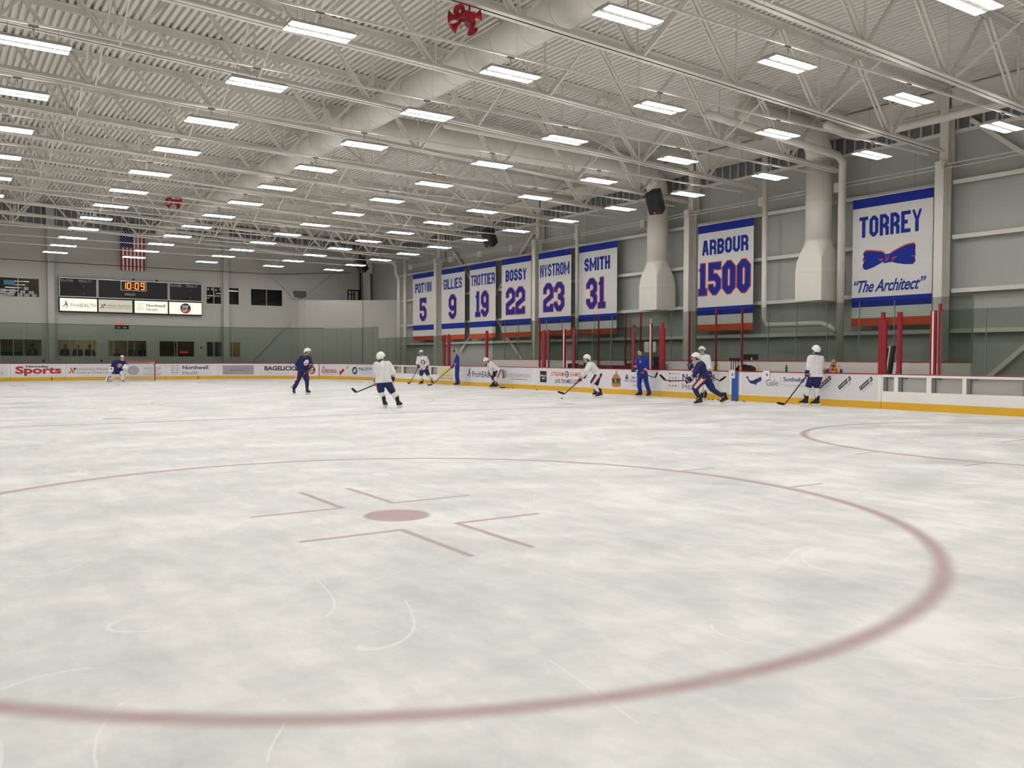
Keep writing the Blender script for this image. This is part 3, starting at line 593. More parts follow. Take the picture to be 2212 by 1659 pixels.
def bowtie(t, fnl, Wd):
    U = lambda x, y: (Wd*(x-865)/640.0, 23.0-(y-955+60*(x-865)/640.0*0)/69.5)       # drawing grid of the bow tie
    sk = lambda P: [(Wd*(x-865)/638.0, 17.55-(y-0)/69.5) for x, y in P]
    left = [(1150,92),(1120,60),(1060,48),(1000,38),(975,42),(958,60),(968,85),(956,105),(968,130),(955,150),(962,175),(985,185),(1050,168),(1110,140),(1150,125)]
    right = [(1165,92),(1195,70),(1250,45),(1310,25),(1365,20),(1377,40),(1374,85),(1378,110),(1370,128),(1378,150),(1360,172),(1300,168),(1220,150),(1170,128)]
    m = MB()
    for P, d in ((left, -8), (right, -8)): poly2(m, fnl(2), [(a, b+.14) for a, b in sk(P)])
    m.build('bow_tie_edge', BANO, t)
    m = MB(); poly2(m, fnl(3), sk(left)); poly2(m, fnl(3), sk(right)); poly2(m, fnl(3.6), sk([(1128,80),(1188,74),(1194,140),(1130,146)])); m.build('bow_tie', BANB, t)
    m = MB()
    for P in ([(1085,112),(1125,116)],[(1150,84),(1146,132)],[(1172,88),(1160,128)],[(1195,112),(1235,104)],[(1190,124),(1215,120)],[(958,108),(985,110)],[(1350,112),(1376,112)],[(1100,124),(1120,128)]): line2(m, fnl(4.2), sk(P), .09)
    m.build('bow_tie_crease', BANO, t)
    m = MB(); g = fnl(2); put_text(m, '“The Architect”', g, Wd*.03, Wd*.93, 12.35, 13.75, bold=.016, shear=.42, sp=.95); m.build('script_lettering', BANB, t)
banner('TORREY', None, 37.2, 27.6, (.09, .87), None, (20.9, 18.55), S8+'TORREY with a blue bow tie', bowtie)
# flag on the end wall
t = thing('flag', 'american flag hung upright on the end wall above the scoreboard', 'flag', (23.5, 171.3, 30.7))
m = MB(); m.tube([(21.0, 171.3, 30.7), (26.05, 171.3, 30.7)], .06, 6); m.build('rod', WHITE, t)
for q in (21.3, 25.75): m = MB(); m.tube([(q, 171.3, 30.7), (q, 171.3, zd(q)-.02)], .02, 4); m.build('wire', STEEL, t)
fa, fb, fz0, fz1 = 21.15, 25.9, 22.8, 30.7; fw = (fb-fa)/13
fl = lambda L: (lambda x, z: (x, 171.3+.06*math.sin(x*3)-.02*L, z))
m = MB(); [m.add([fl(0)(fa+k*fw/2, z) for z in (fz0, fz1) for k in range(27)], [(k, k+1, 28+k, 27+k) for k in range(26)])]; m.build('white_field', BANW, t)
m = MB()
for k in range(0, 13, 2): m.add([fl(1)(fa+k*fw+q*fw, z) for z in (fz0, fz1) for q in (0, .5, 1)], [(0,1,4,3),(1,2,5,4)])
m.build('red_stripe', mat('flag_red', (.32, .03, .04, 1), .8), t)
m = MB(); cx = fa+fw*7; cz = fz1-3.2; m.add([fl(2)(fa+(cx-fa)*k/10, z) for z in (cz, fz1) for k in range(11)], [(k, k+1, 12+k, 11+k) for k in range(10)]); m.build('canton', mat('flag_navy', (.015, .02, .09, 1), .8), t)
m = MB()
for i in range(9):
    for j in range(11):
        if (i+j) % 2 == 0: disc2(m, fl(3), fa+(cx-fa)*(i+.7)/9.4, cz+(fz1-cz)*(j+.5)/11, .085, .085, 5)
m.build('stars', BANW, t, kind='stuff')
# scoreboard
SY = 171.6; t = thing('scoreboard', 'wide black scoreboard with a clock at 10:09 over four backlit adverts', 'scoreboard', (23.6, SY, 13.8))
F = lambda L: (lambda x, z: (x, SY-.01-.012*L, z))
m = MB(); m.box(9.7, 37.6, SY+.02, YE-.005, 13.75, 20.75); m.build('cabinet', BLK, t)
for a, b, nm in ((9.75, 16.7, 0), (16.85, 30.6, 1), (30.75, 37.6, 2)):
    m = MB(); m.box(a+.1, b-.1, SY-.02, SY+.02, 16.95, 20.6); p = m.build('score_panel', BLK, t)
    m = MB(); [m.box(*q) for q in ((a, b, SY-.06, SY+.02, 20.58, 20.7), (a, b, SY-.06, SY+.02, 16.85, 16.97), (a, a+.1, SY-.06, SY+.02, 16.97, 20.58), (b-.1, b, SY-.06, SY+.02, 16.97, 20.58))]; m.build('frame', ALU, p)
    m = MB(); g = F(3)
    if nm != 1:
        put_text(m, 'PLAYER', g, a+.35, a+2.6, 19.85, 20.35, .012); put_text(m, 'PENALTY', g, a+3.55, a+6.0, 19.85, 20.35, .012)
        for z in (19.3, 18.9, 17.8, 17.4): disc2(m, g, a+4.45, z, .06, .06, 8)
    else: put_text(m, 'PERIOD', g, 22.0, 24.0, 17.55, 18.05, .012)
    m.build('lettering', INKL, p)
m = MB(); [m.box(*q) for q in ((21.2, 26.2, SY-.08, SY-.02, 20.42, 20.5), (21.2, 26.2, SY-.08, SY-.02, 18.6, 18.68), (21.2, 21.28, SY-.08, SY-.02, 18.68, 20.42), (26.12, 26.2, SY-.08, SY-.02, 18.68, 20.42))]; m.build('clock_frame', ALU, t)
m = MB(); g = F(4)
for pl in ([[(0,0),(0,1)]], ): pass
def seg7(ch, x, w_, z, h):
    on = {'1': 'bc', '0': 'abcdef', '9': 'abcdfg'}[ch]; S = {'a': [(0,1),(1,1)], 'b': [(1,1),(1,.5)], 'c': [(1,.5),(1,0)], 'd': [(0,0),(1,0)], 'e': [(0,0),(0,.5)], 'f': [(0,.5),(0,1)], 'g': [(0,.5),(1,.5)]}
    for s_ in on: line2(m, g, [(x+w_*a, z+h*b) for a, b in S[s_]], .17)
seg7('1', 21.55, .6, 18.95, 1.25); seg7('0', 22.5, .62, 18.95, 1.25); seg7('0', 24.0, .62, 18.95, 1.25); seg7('9', 25.15, .62, 18.95, 1.25)
for z in (19.3, 19.85): disc2(m, g, 23.58, z, .09, .09, 8)
m.build('clock_digits', LED, t)
signs = ((9.85, 16.65, SIGN), (16.95, 23.4, SIGNG), (23.85, 30.45, SIGN), (30.75, 37.5, SIGN))
def runner(mb, g, x0, x1, z0, z1):
    q = lambda P: [(x0+(x1-x0)*a, z0+(z1-z0)*b) for a, b in P]; w_ = (z1-z0)*.11
    disc2(mb, g, x0+(x1-x0)*.72, z0+(z1-z0)*.93, (z1-z0)*.07, (z1-z0)*.07, 10)
    for P in ([(.35,.78),(.62,.82),(.5,.55),(.85,.6)],[(.5,.55),(.78,.42),(.62,.05)],[(.5,.5),(.3,.28),(.02,.2)]): line2(mb, g, q(P), w_)
def tri_grid(mb, g, x0, x1, z0, z1, cols):
    for i in range(4):
        for j in range(4):
            k = 1-.13*i; cx_, cz_ = x0+(x1-x0)*i/4, z1-(z1-z0)*j/4; sx, sz = (x1-x0)/4*.72*k, (z1-z0)/4*.62*(.75+.09*j)
            poly2(mb, g, [(cx_, cz_), (cx_+sx, cz_), (cx_+sx, cz_-sz)], cols[(i+2*j) % len(cols)])
def nf_mark(mb, g, x0, x1, z0, z1):
    q = lambda P: [(x0+(x1-x0)*a, z0+(z1-z0)*b) for a, b in P]
    poly2(mb, g, q([(.0,.0),(.28,.0),(.36,.45),(.2,.5)]), 0); poly2(mb, g, q([(.2,1),(.48,1),(.82,0),(.52,0)]), 0); poly2(mb, g, q([(.62,1),(1,1),(.8,.45)]), 1)
for i, (a, b, mt) in enumerate(signs):
    m = MB(); m.box(a, b, SY-.05, SY+.02, 14.0, 16.55); p = m.build('sign_face', mt, t); g = F(5); f = lambda q: a+(b-a)*q
    if i == 0:
        m = MB(); runner(m, g, f(.06), f(.24), 14.6, 16.0); m.build('emblem', INKN, p); m = MB(); put_text(m, 'ProHEALTH', g, f(.28), f(.97), 14.8, 15.6); m.build('lettering', INKG, p)
    if i == 1:
        m = MB(); nf_mark(m, g, f(.04), f(.2), 14.75, 15.6); m.build('emblem', [INKT, INKN], p); m = MB(); put_text(m, 'NASSAU FINANCIAL', g, f(.22), f(.97), 15.15, 15.55); put_text(m, 'Federal Credit Union', g, f(.22), f(.95), 14.75, 15.05); m.build('lettering', INKG, p)
    if i == 2:
        m = MB(); tri_grid(m, g, f(.08), f(.31), 14.45, 16.0, [0, 1, 2, 3]); m.build('emblem', [INKN, INKP, INKO, INKT], p); m = MB(); put_text(m, 'Northwell', g, f(.35), f(.93), 15.35, 15.95, .018); put_text(m, 'Health', g, f(.35), f(.70), 14.5, 15.1); m.build('lettering', INKN, p)
    if i == 3:
        m = MB(); crest(m, lambda L: F(5+L), f(.5), 15.27, 1.15); m.build('emblem', [INKW, INKN, INKO], p)
    m = MB(); [m.box(*q) for q in ((a-.1, b+.1, SY-.1, SY+.02, 16.55, 16.68), (a-.1, b+.1, SY-.1, SY+.02, 13.85, 14.0), (a-.1, a, SY-.1, SY+.02, 14.0, 16.55), (b, b+.1, SY-.1, SY+.02, 14.0, 16.55))]; m.build('sign_frame', BLK, p)
for q, z, lb in ((23.72, 20.75, 'left'), (28.3, 20.75, 'right')):
    m = MB(); m.sphere((q, SY+.1, z+.2), .22, 8, 6); m.build('siren', BLK, t)
# cables above the end glass and the goal lamp box
for z, sag, lb, xb in ((23.75, .25, 'high in front of the end wall', 72.0), (11.25, .02, 'along the top of the end glass', 60.4)):
    m = MB(); n = 16; m.tube([(-24+(xb+24)*i/n, 170.0 if z > 20 else 169.25-(0 if -24+(xb+24)*i/n < 37 else (-24+(xb+24)*i/n-37)**2*.020), z-sag*4*(i/n)*(1-i/n)+(1.3*max(0, i/n-.8)*5 if z > 20 else 0)) for i in range(n+1)], .07 if z > 20 else .06, 6); o = m.build('netting_cable', BLK); tag(o, 'black netting cable '+lb, 'cable')
t = thing('goal_light', 'small black goal light box with a red lamp above the end glass behind the net', 'goal light', (21, 169.5, 10.4))
m = MB(); m.box(19.7, 22.3, 169.4, 169.8, 10.45, 11.2); m.build('box', BLK, t); m = MB(); m.box(20.3, 21.3, 169.45, 169.75, 11.2, 11.65); m.build('red_lamp', REDL, t)
m = MB(); m.box(20.0, 20.7, 169.38, 169.4, 10.6, 11.0); m.box(21.1, 21.9, 169.38, 169.4, 10.6, 11.0); m.build('lens', INKL, t)
# papers taped in the upper left window, signs and small wall things
P = [(-.4, 17.3, .9, .7), (1.2, 17.3, 1.0, .7), (.9, 16.75, 1.1, .5), (3.6, 17.9, .85, .6), (4.5, 17.15, .9, .6), (3.0, 17.2, .9, .6), (2.55, 16.6, .9, .6), (3.7, 16.6, .9, .6), (5.0, 16.6, .9, .6)]
for i, (x, z, a, b) in enumerate(P):
    m = MB(); m.box(x, x+a, YE+.09, YE+.11, z, z+b); o = m.build('paper_sheet', INKL); tag(o, 'white paper sheet taped in the upper left window', 'paper', 'papers in the upper left window')
m = MB(); m.box(.2, 2.1, YE+.09, YE+.11, 18.85, 19.75); o = m.build('paper_sheet', mat('blue_paper', (.08, .22, .36, 1), .7)); tag(o, 'blue paper sheet in the upper left window', 'paper')
for i, (x, a, lb) in enumerate(((2.2, 1.6, 'upper'), (2.1, 1.2, 'lower'))):
    m = MB(); m.box(x, x+a, YE+.09, YE+.11, 19.55-.75*i, 19.7-.75*i); o = m.build('paper_strip', INKL); tag(o, 'thin white paper strip in the upper left window, %s one' % lb, 'paper')
for i in range(4):
    m = MB(); disc2(m, lambda u, v: (u, YE+.10, v), 39.2+.85*i, 19.75-(.15 if i == 2 else 0), .24, .26, 10); o = m.build('paper_cutout', INKL); tag(o, 'pale paper cutout in the dark upper window right of the scoreboard', 'paper', 'cutouts in the upper window')
m = MB(); put_text(m, 'Islanders', lambda u, v: (u, YE+.10, v), 38.95, 41.9, 18.15, 18.6, 0, .3); o = m.build('window_lettering', INKL); tag(o, 'faint pale script lettering in the dark window right of the scoreboard', 'lettering')
# ------------------------------------------------------------------ dasher boards along a path: s = 0 where the far right corner begins
ARC = 28*PI/2; BH = 3.42
def path(s, off=0.0):
    """point on the ice side of the boards at arc length s, moved off outwards"""
    if s <= 0: return (36.5+s, 169+off)
    if s <= ARC:
        a = s/28; return (36.5+(28+off)*math.sin(a), 141+(28+off)*math.cos(a))
    return (64.5+off, 141-(s-ARC))
mat('recessed_grey_plastic', (.40, .388, .365, 1), .5)
SK = lambda Y: ARC+141-Y
def fb(L):                                      # mapping of a layer of print on the boards: u = s, v = height
    return lambda u, v: path(u, -.012-.006*L)+(v,)
def steps(a, b):
    if b <= 0 or a >= ARC: return [a, b]
    lo, hi = max(a, 0), min(b, ARC); n = max(1, int(math.ceil((hi-lo)/.7))); S = [lo+(hi-lo)*i/n for i in range(n+1)]
    return ([a] if a < lo-1e-6 else [])+S+([b] if b > hi+1e-6 else [])
def slab(mb, a, b, o0, o1, z0, z1, mi=0):
    S = steps(a, b); V = []
    for s in S: V += [path(s, o0)+(z0,), path(s, o1)+(z0,), path(s, o1)+(z1,), path(s, o0)+(z1,)]
    n = len(S); F = [(i*4+j, i*4+(j+1) % 4, i*4+4+(j+1) % 4, i*4+4+j) for i in range(n-1) for j in range(4)]+[(3, 2, 1, 0), tuple((n-1)*4+j for j in range(4))]
    mb.add(V, F, mi)
def sheet(mb, a, b, z0, z1, L, mi=0):
    S = steps(a, b); g = fb(L); V = [g(s, z) for s in S for z in (z0, z1)]; mb.add(V, [(2*i, 2*i+2, 2*i+3, 2*i+1) for i in range(len(S)-1)], mi)
def board(a, b, label, ad=None, holes=None):
    mid = path((a+b)/2); t = thing('dasher_board', label, 'rink board', mid+(0,), 'dasher boards'); g = .025
    m = MB()
    if not holes: slab(m, a+g, b-g, 0, .32, .70, BH-.1)
    else:
        e = [a+g]+[q for h in holes for q in h[:2]]+[b-g]; z0, z1 = holes[0][2:4]
        slab(m, a+g, b-g, 0, .32, .70, z0); slab(m, a+g, b-g, 0, .32, z1, BH-.1)
        for i in range(0, len(e), 2): slab(m, e[i], e[i+1], 0, .32, z0, z1)
    m.build('panel', DASH, t)
    m = MB(); slab(m, a+g, b-g, -.03, .32, 0, .70); m.build('kick_plate', YEL, t)
    m = MB(); slab(m, a, b, -.04, .42, BH-.1, BH) if not holes or a < 100 else slab(m, a, b, .02, .42, BH-.1, BH-.02); m.build('cap_rail', REDR, t)
    if holes:
        for h in holes: m = MB(); slab(m, h[0]-.15, h[1]+.15, .34, .40, h[2]-.1, h[3]+.1); m.build('back_skin', MATS['recessed_grey_plastic'], t)
        for h in holes:
            m = MB(); slab(m, h[0]-.02, h[0]+.3, .12, .33, h[2], h[3]); m.build('steel_stud', STEEL, t)
            if h[1]-h[0] > 5: m = MB(); slab(m, (h[0]+h[1])/2+1.2, (h[0]+h[1])/2+1.55, .12, .33, h[2], h[3]); m.build('steel_stud', STEEL, t)
            m = MB(); slab(m, h[0]+.32, h[0]+.8, .2, .33, h[3]-.16, h[3]-.05); m.build('bracket', STEEL, t)
    if ad: ad(t)
    return t
def pan(t, a, b, z0=.75, z1=3.2, mt=None): m = MB(); sheet(m, a, b, z0, z1, 0); m.build('advert_sheet', mt or ADW, t); return COL.objects[-1]
def txt(p, items, mt, nm='lettering'):
    m = MB()
    for q in items: put_text(m, q[0], fb(2), q[1], q[2], q[3], q[4], *(q[5:]))
    m.build(nm, mt, p)
def emb(p, fn, mts, nm='emblem'): m = MB(); fn(m, fb(1)); m.build(nm, mts, p)
def ad_left(t): p = pan(t, -42, -36.0); txt(p, [('plumbing', -40, -36.8, 1.3, 1.9)], INKP)
def ad_news(t): p = pan(t, -35.1, -26.4); txt(p, [('Newsday', -33.0, -29.0, 2.5, 3.0, .035)], INKB); txt(p, [('Sports', -34.75, -26.8, .95, 2.85, .035)], INKR)
def ad_nass(t): p = pan(t, -26.0, -15.1); emb(p, lambda m, g: nf_mark(m, g, -25.6, -24.1, 1.42, 2.48), [INKT, INKN]); txt(p, [('NASSAU FINANCIAL', -23.95, -15.9, 2.0, 2.45), ('Federal Credit Union', -23.95, -16.9, 1.35, 1.8)], INKG)
def ad_bren(t):
    p = pan(t, -15.0, -7.3)
    def tree(m, g):
        for cx_, cz_, r1, r2, c, L in ((-13.5, 1.95, 1.15, .95, 0, 1), (-13.9, 2.1, .6, .7, 1, 2), (-13.0, 1.8, .6, .6, 1, 3), (-13.2, 2.4, .45, .35, 0, 4)): disc2(m, fb(L), cx_, cz_, r1, r2, 18, c)
    emb(p, tree, [INKL, INKP], 'picture'); txt(p, [('BRENTWOOD', -11.4, -8.1, 2.1, 2.55), ('HOMES', -10.7, -8.8, 1.68, 2.03)], INKG); txt(p, [('Residential & Commercial', -11.6, -7.9, 1.3, 1.5), ('brentwood homes', -11.4, -8.15, .95, 1.2, .01)], INKN, 'small_lettering')
def ad_nw(t): p = pan(t, -7.0, 2.5); emb(p, lambda m, g: tri_grid(m, g, -6.0, -4.0, 1.05, 2.95, [0, 1, 0, 2]), [INKB, INKP, INKT]); txt(p, [('Northwell', -3.7, 1.63, 2.1, 2.93, .02)], INKN); txt(p, [('Health', -3.7, -.42, .98, 1.78)], INKG, 'small_lettering')
def ad_magg(t): p = pan(t, 3.2, 12.6); emb(p, lambda m, g: sheet(m, 4.65, 11.2, .95, 2.95, 1), INKP, 'purple_field'); txt(p, [('MAGGIANO’S', 6.3, 9.45, 1.75, 2.12, .01)], INKG)
def ad_bagel(t):
    p = pan(t, 13.0, 22.9); txt(p, [('BAGELICIOUS', 13.5, 22.3, 1.82, 2.82, .045)], BRWN); txt(p, [('Fresh Bagels', 13.6, 15.2, 1.25, 1.5), ('www.bagelicious.com', 15.85, 19, 1.12, 1.34)], INKG, 'small_lettering')
    m = MB(); crest(m, lambda L: fb(1+L), 24.25, 1.98, 1.0); m.build('club_badge', [INKW, INKN, INKO], t); m = MB(); sheet(m, 26.0, 26.18, .0, 3.3, 3); m.build('goal_line_stripe', MARO, t)
def ad_air(t):
    p = pan(t, 26.5, 44.0)
    def a(m, g): line2(m, g, [(26.75, 1.6), (27.3, 2.85), (27.85, 1.6)], .14); line2(m, g, [(26.7, 1.54), (31.0, 1.54)], .15); line2(m, g, [(27.0, 1.95), (27.6, 1.95)], .1)
    emb(p, a, INKR, 'triangle_mark'); txt(p, [('IRWELD', 27.9, 30.75, 1.7, 2.2, .03)], INKR); txt(p, [('WELDING SUPPLY', 27.35, 30.3, 1.0, 1.25)], INKL, 'small_lettering')
    emb(p, lambda m, g: poly2(m, g, [(31.5, 1.9), (31.6, 1.5), (31.6, 1.0), (32.0, 1.05), (32.3, 1.4), (32.9, 1.8), (33.0, 2.2), (32.6, 2.35), (32.2, 2.0), (31.8, 1.75)]), INKR, 'red_figure')
    emb(p, lambda m, g: poly2(m, g, [(33.55, 2.55), (33.7, 2.2), (34.1, 2.5), (34.4, 2.95), (34.0, 2.95), (33.8, 2.7)]), INKP, 'blue_figure')
    def bm(m, g):
        disc2(m, g, 36.3, 1.97, .84, .80, 28, 0); disc2(m, fb(2), 36.3, 1.97, .5, .48, 24, 1)
        for k in (0, 1): disc2(m, fb(3), 36.3, 1.97, .5, .48, 8, 2, PI/2+k*PI, PI+k*PI)
    emb(p, bm, [INKB, INKW, INKC], 'roundel'); txt(p, [('RALLYE', 37.7, 41.1, 2.06, 2.70, .02, .2)], INKB); txt(p, [('BMW', 41.2, 43.8, 2.1, 2.73, .02, .2)], INKC, 'blue_lettering'); txt(p, [('1 Brush Hollow Road Westbury', 38.5, 43.8, 1.66, 1.87), ('The Ultimate Driving Machine', 38.9, 43.4, 1.28, 1.5)], INKL, 'small_lettering')
def ad_yel(t):
    p = pan(t, 71.2, 80.4, .72, 3.25); txt(p, [('2', 71.8, 73.1, 1.5, 2.98, .05)], INKY, 'numeral'); txt(p, [('HST', 73.25, 76.1, 1.95, 2.95, .05)], INKY); emb(p, lambda m, g: sheet(m, 72.4, 76.5, 1.43, 1.82, 1), INKY, 'yellow_bar'); txt(p, [('Corner 117 & 188', 72.2, 76.4, 1.0, 1.25, .02)], INKN, 'small_lettering')
    def star(m, g):
        for cx_, cz_ in ((79.15, 2.57), (79.35, 1.67)): poly2(m, g, [(cx_+(.45 if k % 2 == 0 else .18)*math.cos(k*PI/8), cz_+(.42 if k % 2 == 0 else .17)*math.sin(k*PI/8)) for k in range(16)])
    emb(p, star, INKY, 'yellow_star')
def ad_pro(t): p = pan(t, 80.9, 90.8, .8, 3.25); emb(p, lambda m, g: runner(m, g, 81.4, 82.65, 1.42, 3.0), INKN); txt(p, [('ProHEALTH', 83.1, 90.2, 1.56, 2.55)], INKB)
def ad_clean(t):
    p = pan(t, 91.3, 101.0, .8, 3.25)
    def w_(m, g):
        for k in range(4): poly2(m, g, [(92.2+.38*k, 2.95-.05*k), (92.42+.38*k, 2.95-.05*k), (92.75+.33*k, 1.5+.08*k), (92.5+.33*k, 1.5+.08*k)], 0 if k < 2 else 1)
    emb(p, w_, [INKB, INKL]); txt(p, [('WHITE STONE CLEANING SERVICE', 94.1, 100.2, 1.9, 2.33)], INKL); emb(p, lambda m, g: sheet(m, 94.1, 100.2, 1.8, 1.84, 1), INKL, 'rule'); txt(p, [('www.cleaningservice.com', 95.1, 99.4, 1.37, 1.6, .012, .2)], INKG, 'small_lettering')
def ad_stream(t):
    p = pan(t, 101.6, 115.3, .8, 3.25); emb(p, lambda m, g: sheet(m, 102.8, 104.45, 1.16, 2.85, 1), INKB, 'black_tile'); txt(p, [('MSG', 102.97, 104.32, 2.02, 2.3, .014), ('•GO', 103.2, 104.05, 1.62, 1.9, .03)], INKW, 'tile_lettering')
    txt(p, [('STREAM', 105.6, 108.7, 2.17, 2.77, .016), ('GAMES', 110.15, 112.75, 2.17, 2.77, .016)], INKO); txt(p, [('LIVE ON MSG GO', 106.6, 112.05, 1.15, 1.74, .014)], INKB, 'black_lettering')
    m = MB(); crest(m, lambda L: fb(1+L), 109.42, 2.47, .5); m.build('club_badge', [INKW, INKN, INKO], p)
    m = MB(); sheet(m, SK(69)-.45, SK(69)+.45, .0, .70, 7); m.build('centre_line_mark', REDR, t)
def ad_burg(t):
    p = pan(t, 116.6, 128.3, .8, 3.25)
    def bg(m, g):
        q = lambda P: [(119.3+1.95*a, .95+2.2*b) for a, b in P]
        poly2(m, g, q([(.42,.78),(.44,1),(.56,1),(.57,.78)]), 0); poly2(m, g, q([(.1,.52),(.14,.66),(.3,.78),(.5,.82),(.7,.78),(.86,.66),(.92,.52)]), 1); poly2(m, fb(2), q([(.02,.44),(.1,.54),(.92,.54),(.98,.42),(.9,.3),(.6,.28),(.42,.36),(.3,.27),(.08,.3)]), 2)
        poly2(m, fb(3), q([(.3,.5),(.42,.34),(.56,.5)]), 1); poly2(m, fb(2), q([(.04,.2),(.06,.3),(.95,.3),(1,.18)]), 3); poly2(m, fb(3), q([(.06,.04),(.04,.2),(.96,.2),(.98,.06),(.7,0),(.3,0)]), 0)
    emb(p, bg, [INKT, INKT, BRWN, mat('lettuce_ink', (.16, .17, .04, 1), .5)], 'burger_picture')
    def hat(m, g): disc2(m, g, 122.4, 2.42, .25, .26, 14); poly2(m, g, [(121.98, 2.3), (122.82, 2.3), (122.6, 2.12), (122.2, 2.12)]); line2(m, g, [(122.1, 2.12), (122.4, 2.0), (122.7, 2.12)], .06)
    emb(p, hat, INKG, 'hat_mark'); txt(p, [('I MY BUNS', 123.2, 125.9, 2.14, 2.44, .01), ('ARE TOTALLY COOKED', 121.95, 126.3, 1.7, 2.0, .01)], INKG); txt(p, [('Burger Spot', 123.65, 125.75, 1.15, 1.42, .01, .4)], INKG, 'script_lettering')
def ad_nw2(t): p = pan(t, 129.6, 138.6, .85, 3.25); emb(p, lambda m, g: tri_grid(m, g, 130.2, 132.3, 1.05, 3.0, [0, 1, 2, 3]), [INKN, INKP, INKO, INKT]); txt(p, [('Northwell', 132.6, 137.8, 2.12, 2.95, .02)], INKN); txt(p, [('Health', 132.6, 135.8, 1.07, 1.87)], INKG, 'small_lettering')
def ad_blue(t): m = MB(); sheet(m, SK(44)-.5, SK(44)+.5, .0, 3.32, 7); m.build('blue_line_stripe', BLUS, t)
def ad_whale(t):
    p = pan(t, 141.9, 151.2, .85, 3.25)
    wp = [(142.5,2.72),(142.62,2.80),(142.78,2.78),(142.88,2.88),(142.93,2.80),(142.85,2.65),(142.95,2.52),(143.1,2.4),(143.3,2.35),(143.6,2.4),(143.85,2.52),(144.05,2.6),(144.2,2.62),(144.4,2.74),(144.6,2.82),(144.68,2.78),(144.76,2.5),(144.65,2.44),(144.74,2.38),(144.5,2.30),(144.25,2.18),(144.05,2.05),(143.95,1.9),(143.85,1.83),(143.8,1.95),(143.75,2.02),(143.5,1.99),(143.3,2.03),(143.1,2.13),(142.95,2.27),(142.82,2.45),(142.7,2.62)]
    emb(p, lambda m, g: poly2(m, g, wp), INKN, 'whale_mark'); txt(p, [('Gale', 145.4, 147.0, 1.85, 2.55)], INKG); emb(p, lambda m, g: sheet(m, 147.3, 147.35, 1.88, 2.83, 1), INKL, 'rule'); txt(p, [('Sotheby’s', 147.7, 151.0, 2.25, 2.85, .012)], INKN, 'dark_lettering'); txt(p, [('INTERNATIONAL REALTY', 147.7, 150.7, 1.88, 2.03)], INKL, 'small_lettering')
def ad_corp(t):
    p = pan(t, 151.4, 158.9, .8, 3.25)
    for k, c in enumerate((152.95, 155.25, 157.65)):
        a = math.radians(33); R = lambda u, v, c=c: (c+(u*math.cos(a)-v*math.sin(a))*.80, 2.38+(u*math.sin(a)+v*math.cos(a)))
        m = MB(); poly2(m, lambda u, v: fb(1)(*R(u, v)), [(-1.0, -.17), (1.0, -.17), (1.0, .25), (-1.0, .25)]); q = m.build('black_label', INKB, p)
        m = MB(); put_text(m, 'Corporate', lambda u, v: fb(2)(*R(u, v)), -.88, .88, -.12, .2, .008); m.build('lettering', INKW, q)
        m = MB(); put_text(m, 'COLOR', lambda u, v: fb(2)(*R(u, v)), -.8, .8, -.5, -.26, .0, 0, 1.5); m.build('lettering', INKG, q)
        m = MB(); poly2(m, lambda u, v: fb(3)(*R(u, v)), [(.45, -.17), (.55, -.17), (.72, .25), (.6, .25)]) if k else None
        if k: m.build('scratch', DASH, q)
WB = 'white rink board '
board(-60, -47.6, WB+'on the far end, out of the picture at the left'); board(-47.6, -35.6, WB+'on the far end at the left edge of the picture', ad_left)
board(-35.6, -26.1, WB+'with a big red Sports advert under the word Newsday', ad_news); board(-26.1, -15.05, WB+'advertising a federal credit union, left of the goalie', ad_nass)
board(-15.05, -7.1, WB+'with a grey tree picture advert, seen through the goal net', ad_bren); board(-7.1, 2.9, WB+'on the far end with the navy health advert right of the net', ad_nw)
board(2.9, 12.8, WB+'with a purple-grey advert rectangle in the far corner', ad_magg); board(12.8, 26.35, WB+'with a brown bagel advert and a round club badge', ad_bagel)
board(26.35, 44.2, WB+'with a red triangle advert and a car dealer roundel', ad_air); board(44.2, 52.8, WB+'plain, hidden behind the nearest white skater')
board(52.8, 71.05, WB+'with open panels behind the white player facing the camera', holes=[(53.1, 56.5, 1.72, 3.06), (57.2, 67.8, 1.72, 3.06), (68.3, 70.9, 1.72, 3.06)])
board(71.05, 80.65, WB+'with a yellow advert behind the coach in the cap', ad_yel); board(80.65, 91.1, WB+'with a black health advert and running figure', ad_pro); board(91.1, 101.3, WB+'with a pale grey cleaning advert', ad_clean)
board(101.3, 116.4, WB+'with a black tile and orange streaming advert', ad_stream); board(116.4, 128.7, WB+'with a burger picture', ad_burg); board(128.7, 139.9, WB+'with coloured triangles behind the navy skater', ad_nw2)
board(139.9, 141.6, WB+'narrow, with the tall blue line stripe', ad_blue); board(141.6, 151.3, WB+'with a navy whale', ad_whale); board(151.3, 159.3, WB+'with three tilted black labels', ad_corp)
board(159.3, 175.2, WB+'with four open panels at the right', holes=[(159.45, 160.6, 1.72, 3.1), (161.0, 163.85, 1.72, 3.1), (164.3, 167.2, 1.72, 3.1), (167.55, 174.7, 1.72, 3.1)])
board(175.2, 187.9, WB+'with open panels, past the right picture edge', holes=[(175.5, 180.5, 1.72, 3.1), (181, 187.5, 1.72, 3.1)])
for x, lb in ((8.0, 'left of the goal'), (36.0, 'right of the goal')):
    m = MB(); s = x-36.5; slab(m, s-.09, s+.09, -.045, -.031, .0, .70); o = m.build('boundary_mark', MARO); tag(o, 'dark vertical mark on the yellow end kick plate, '+lb, 'marking')
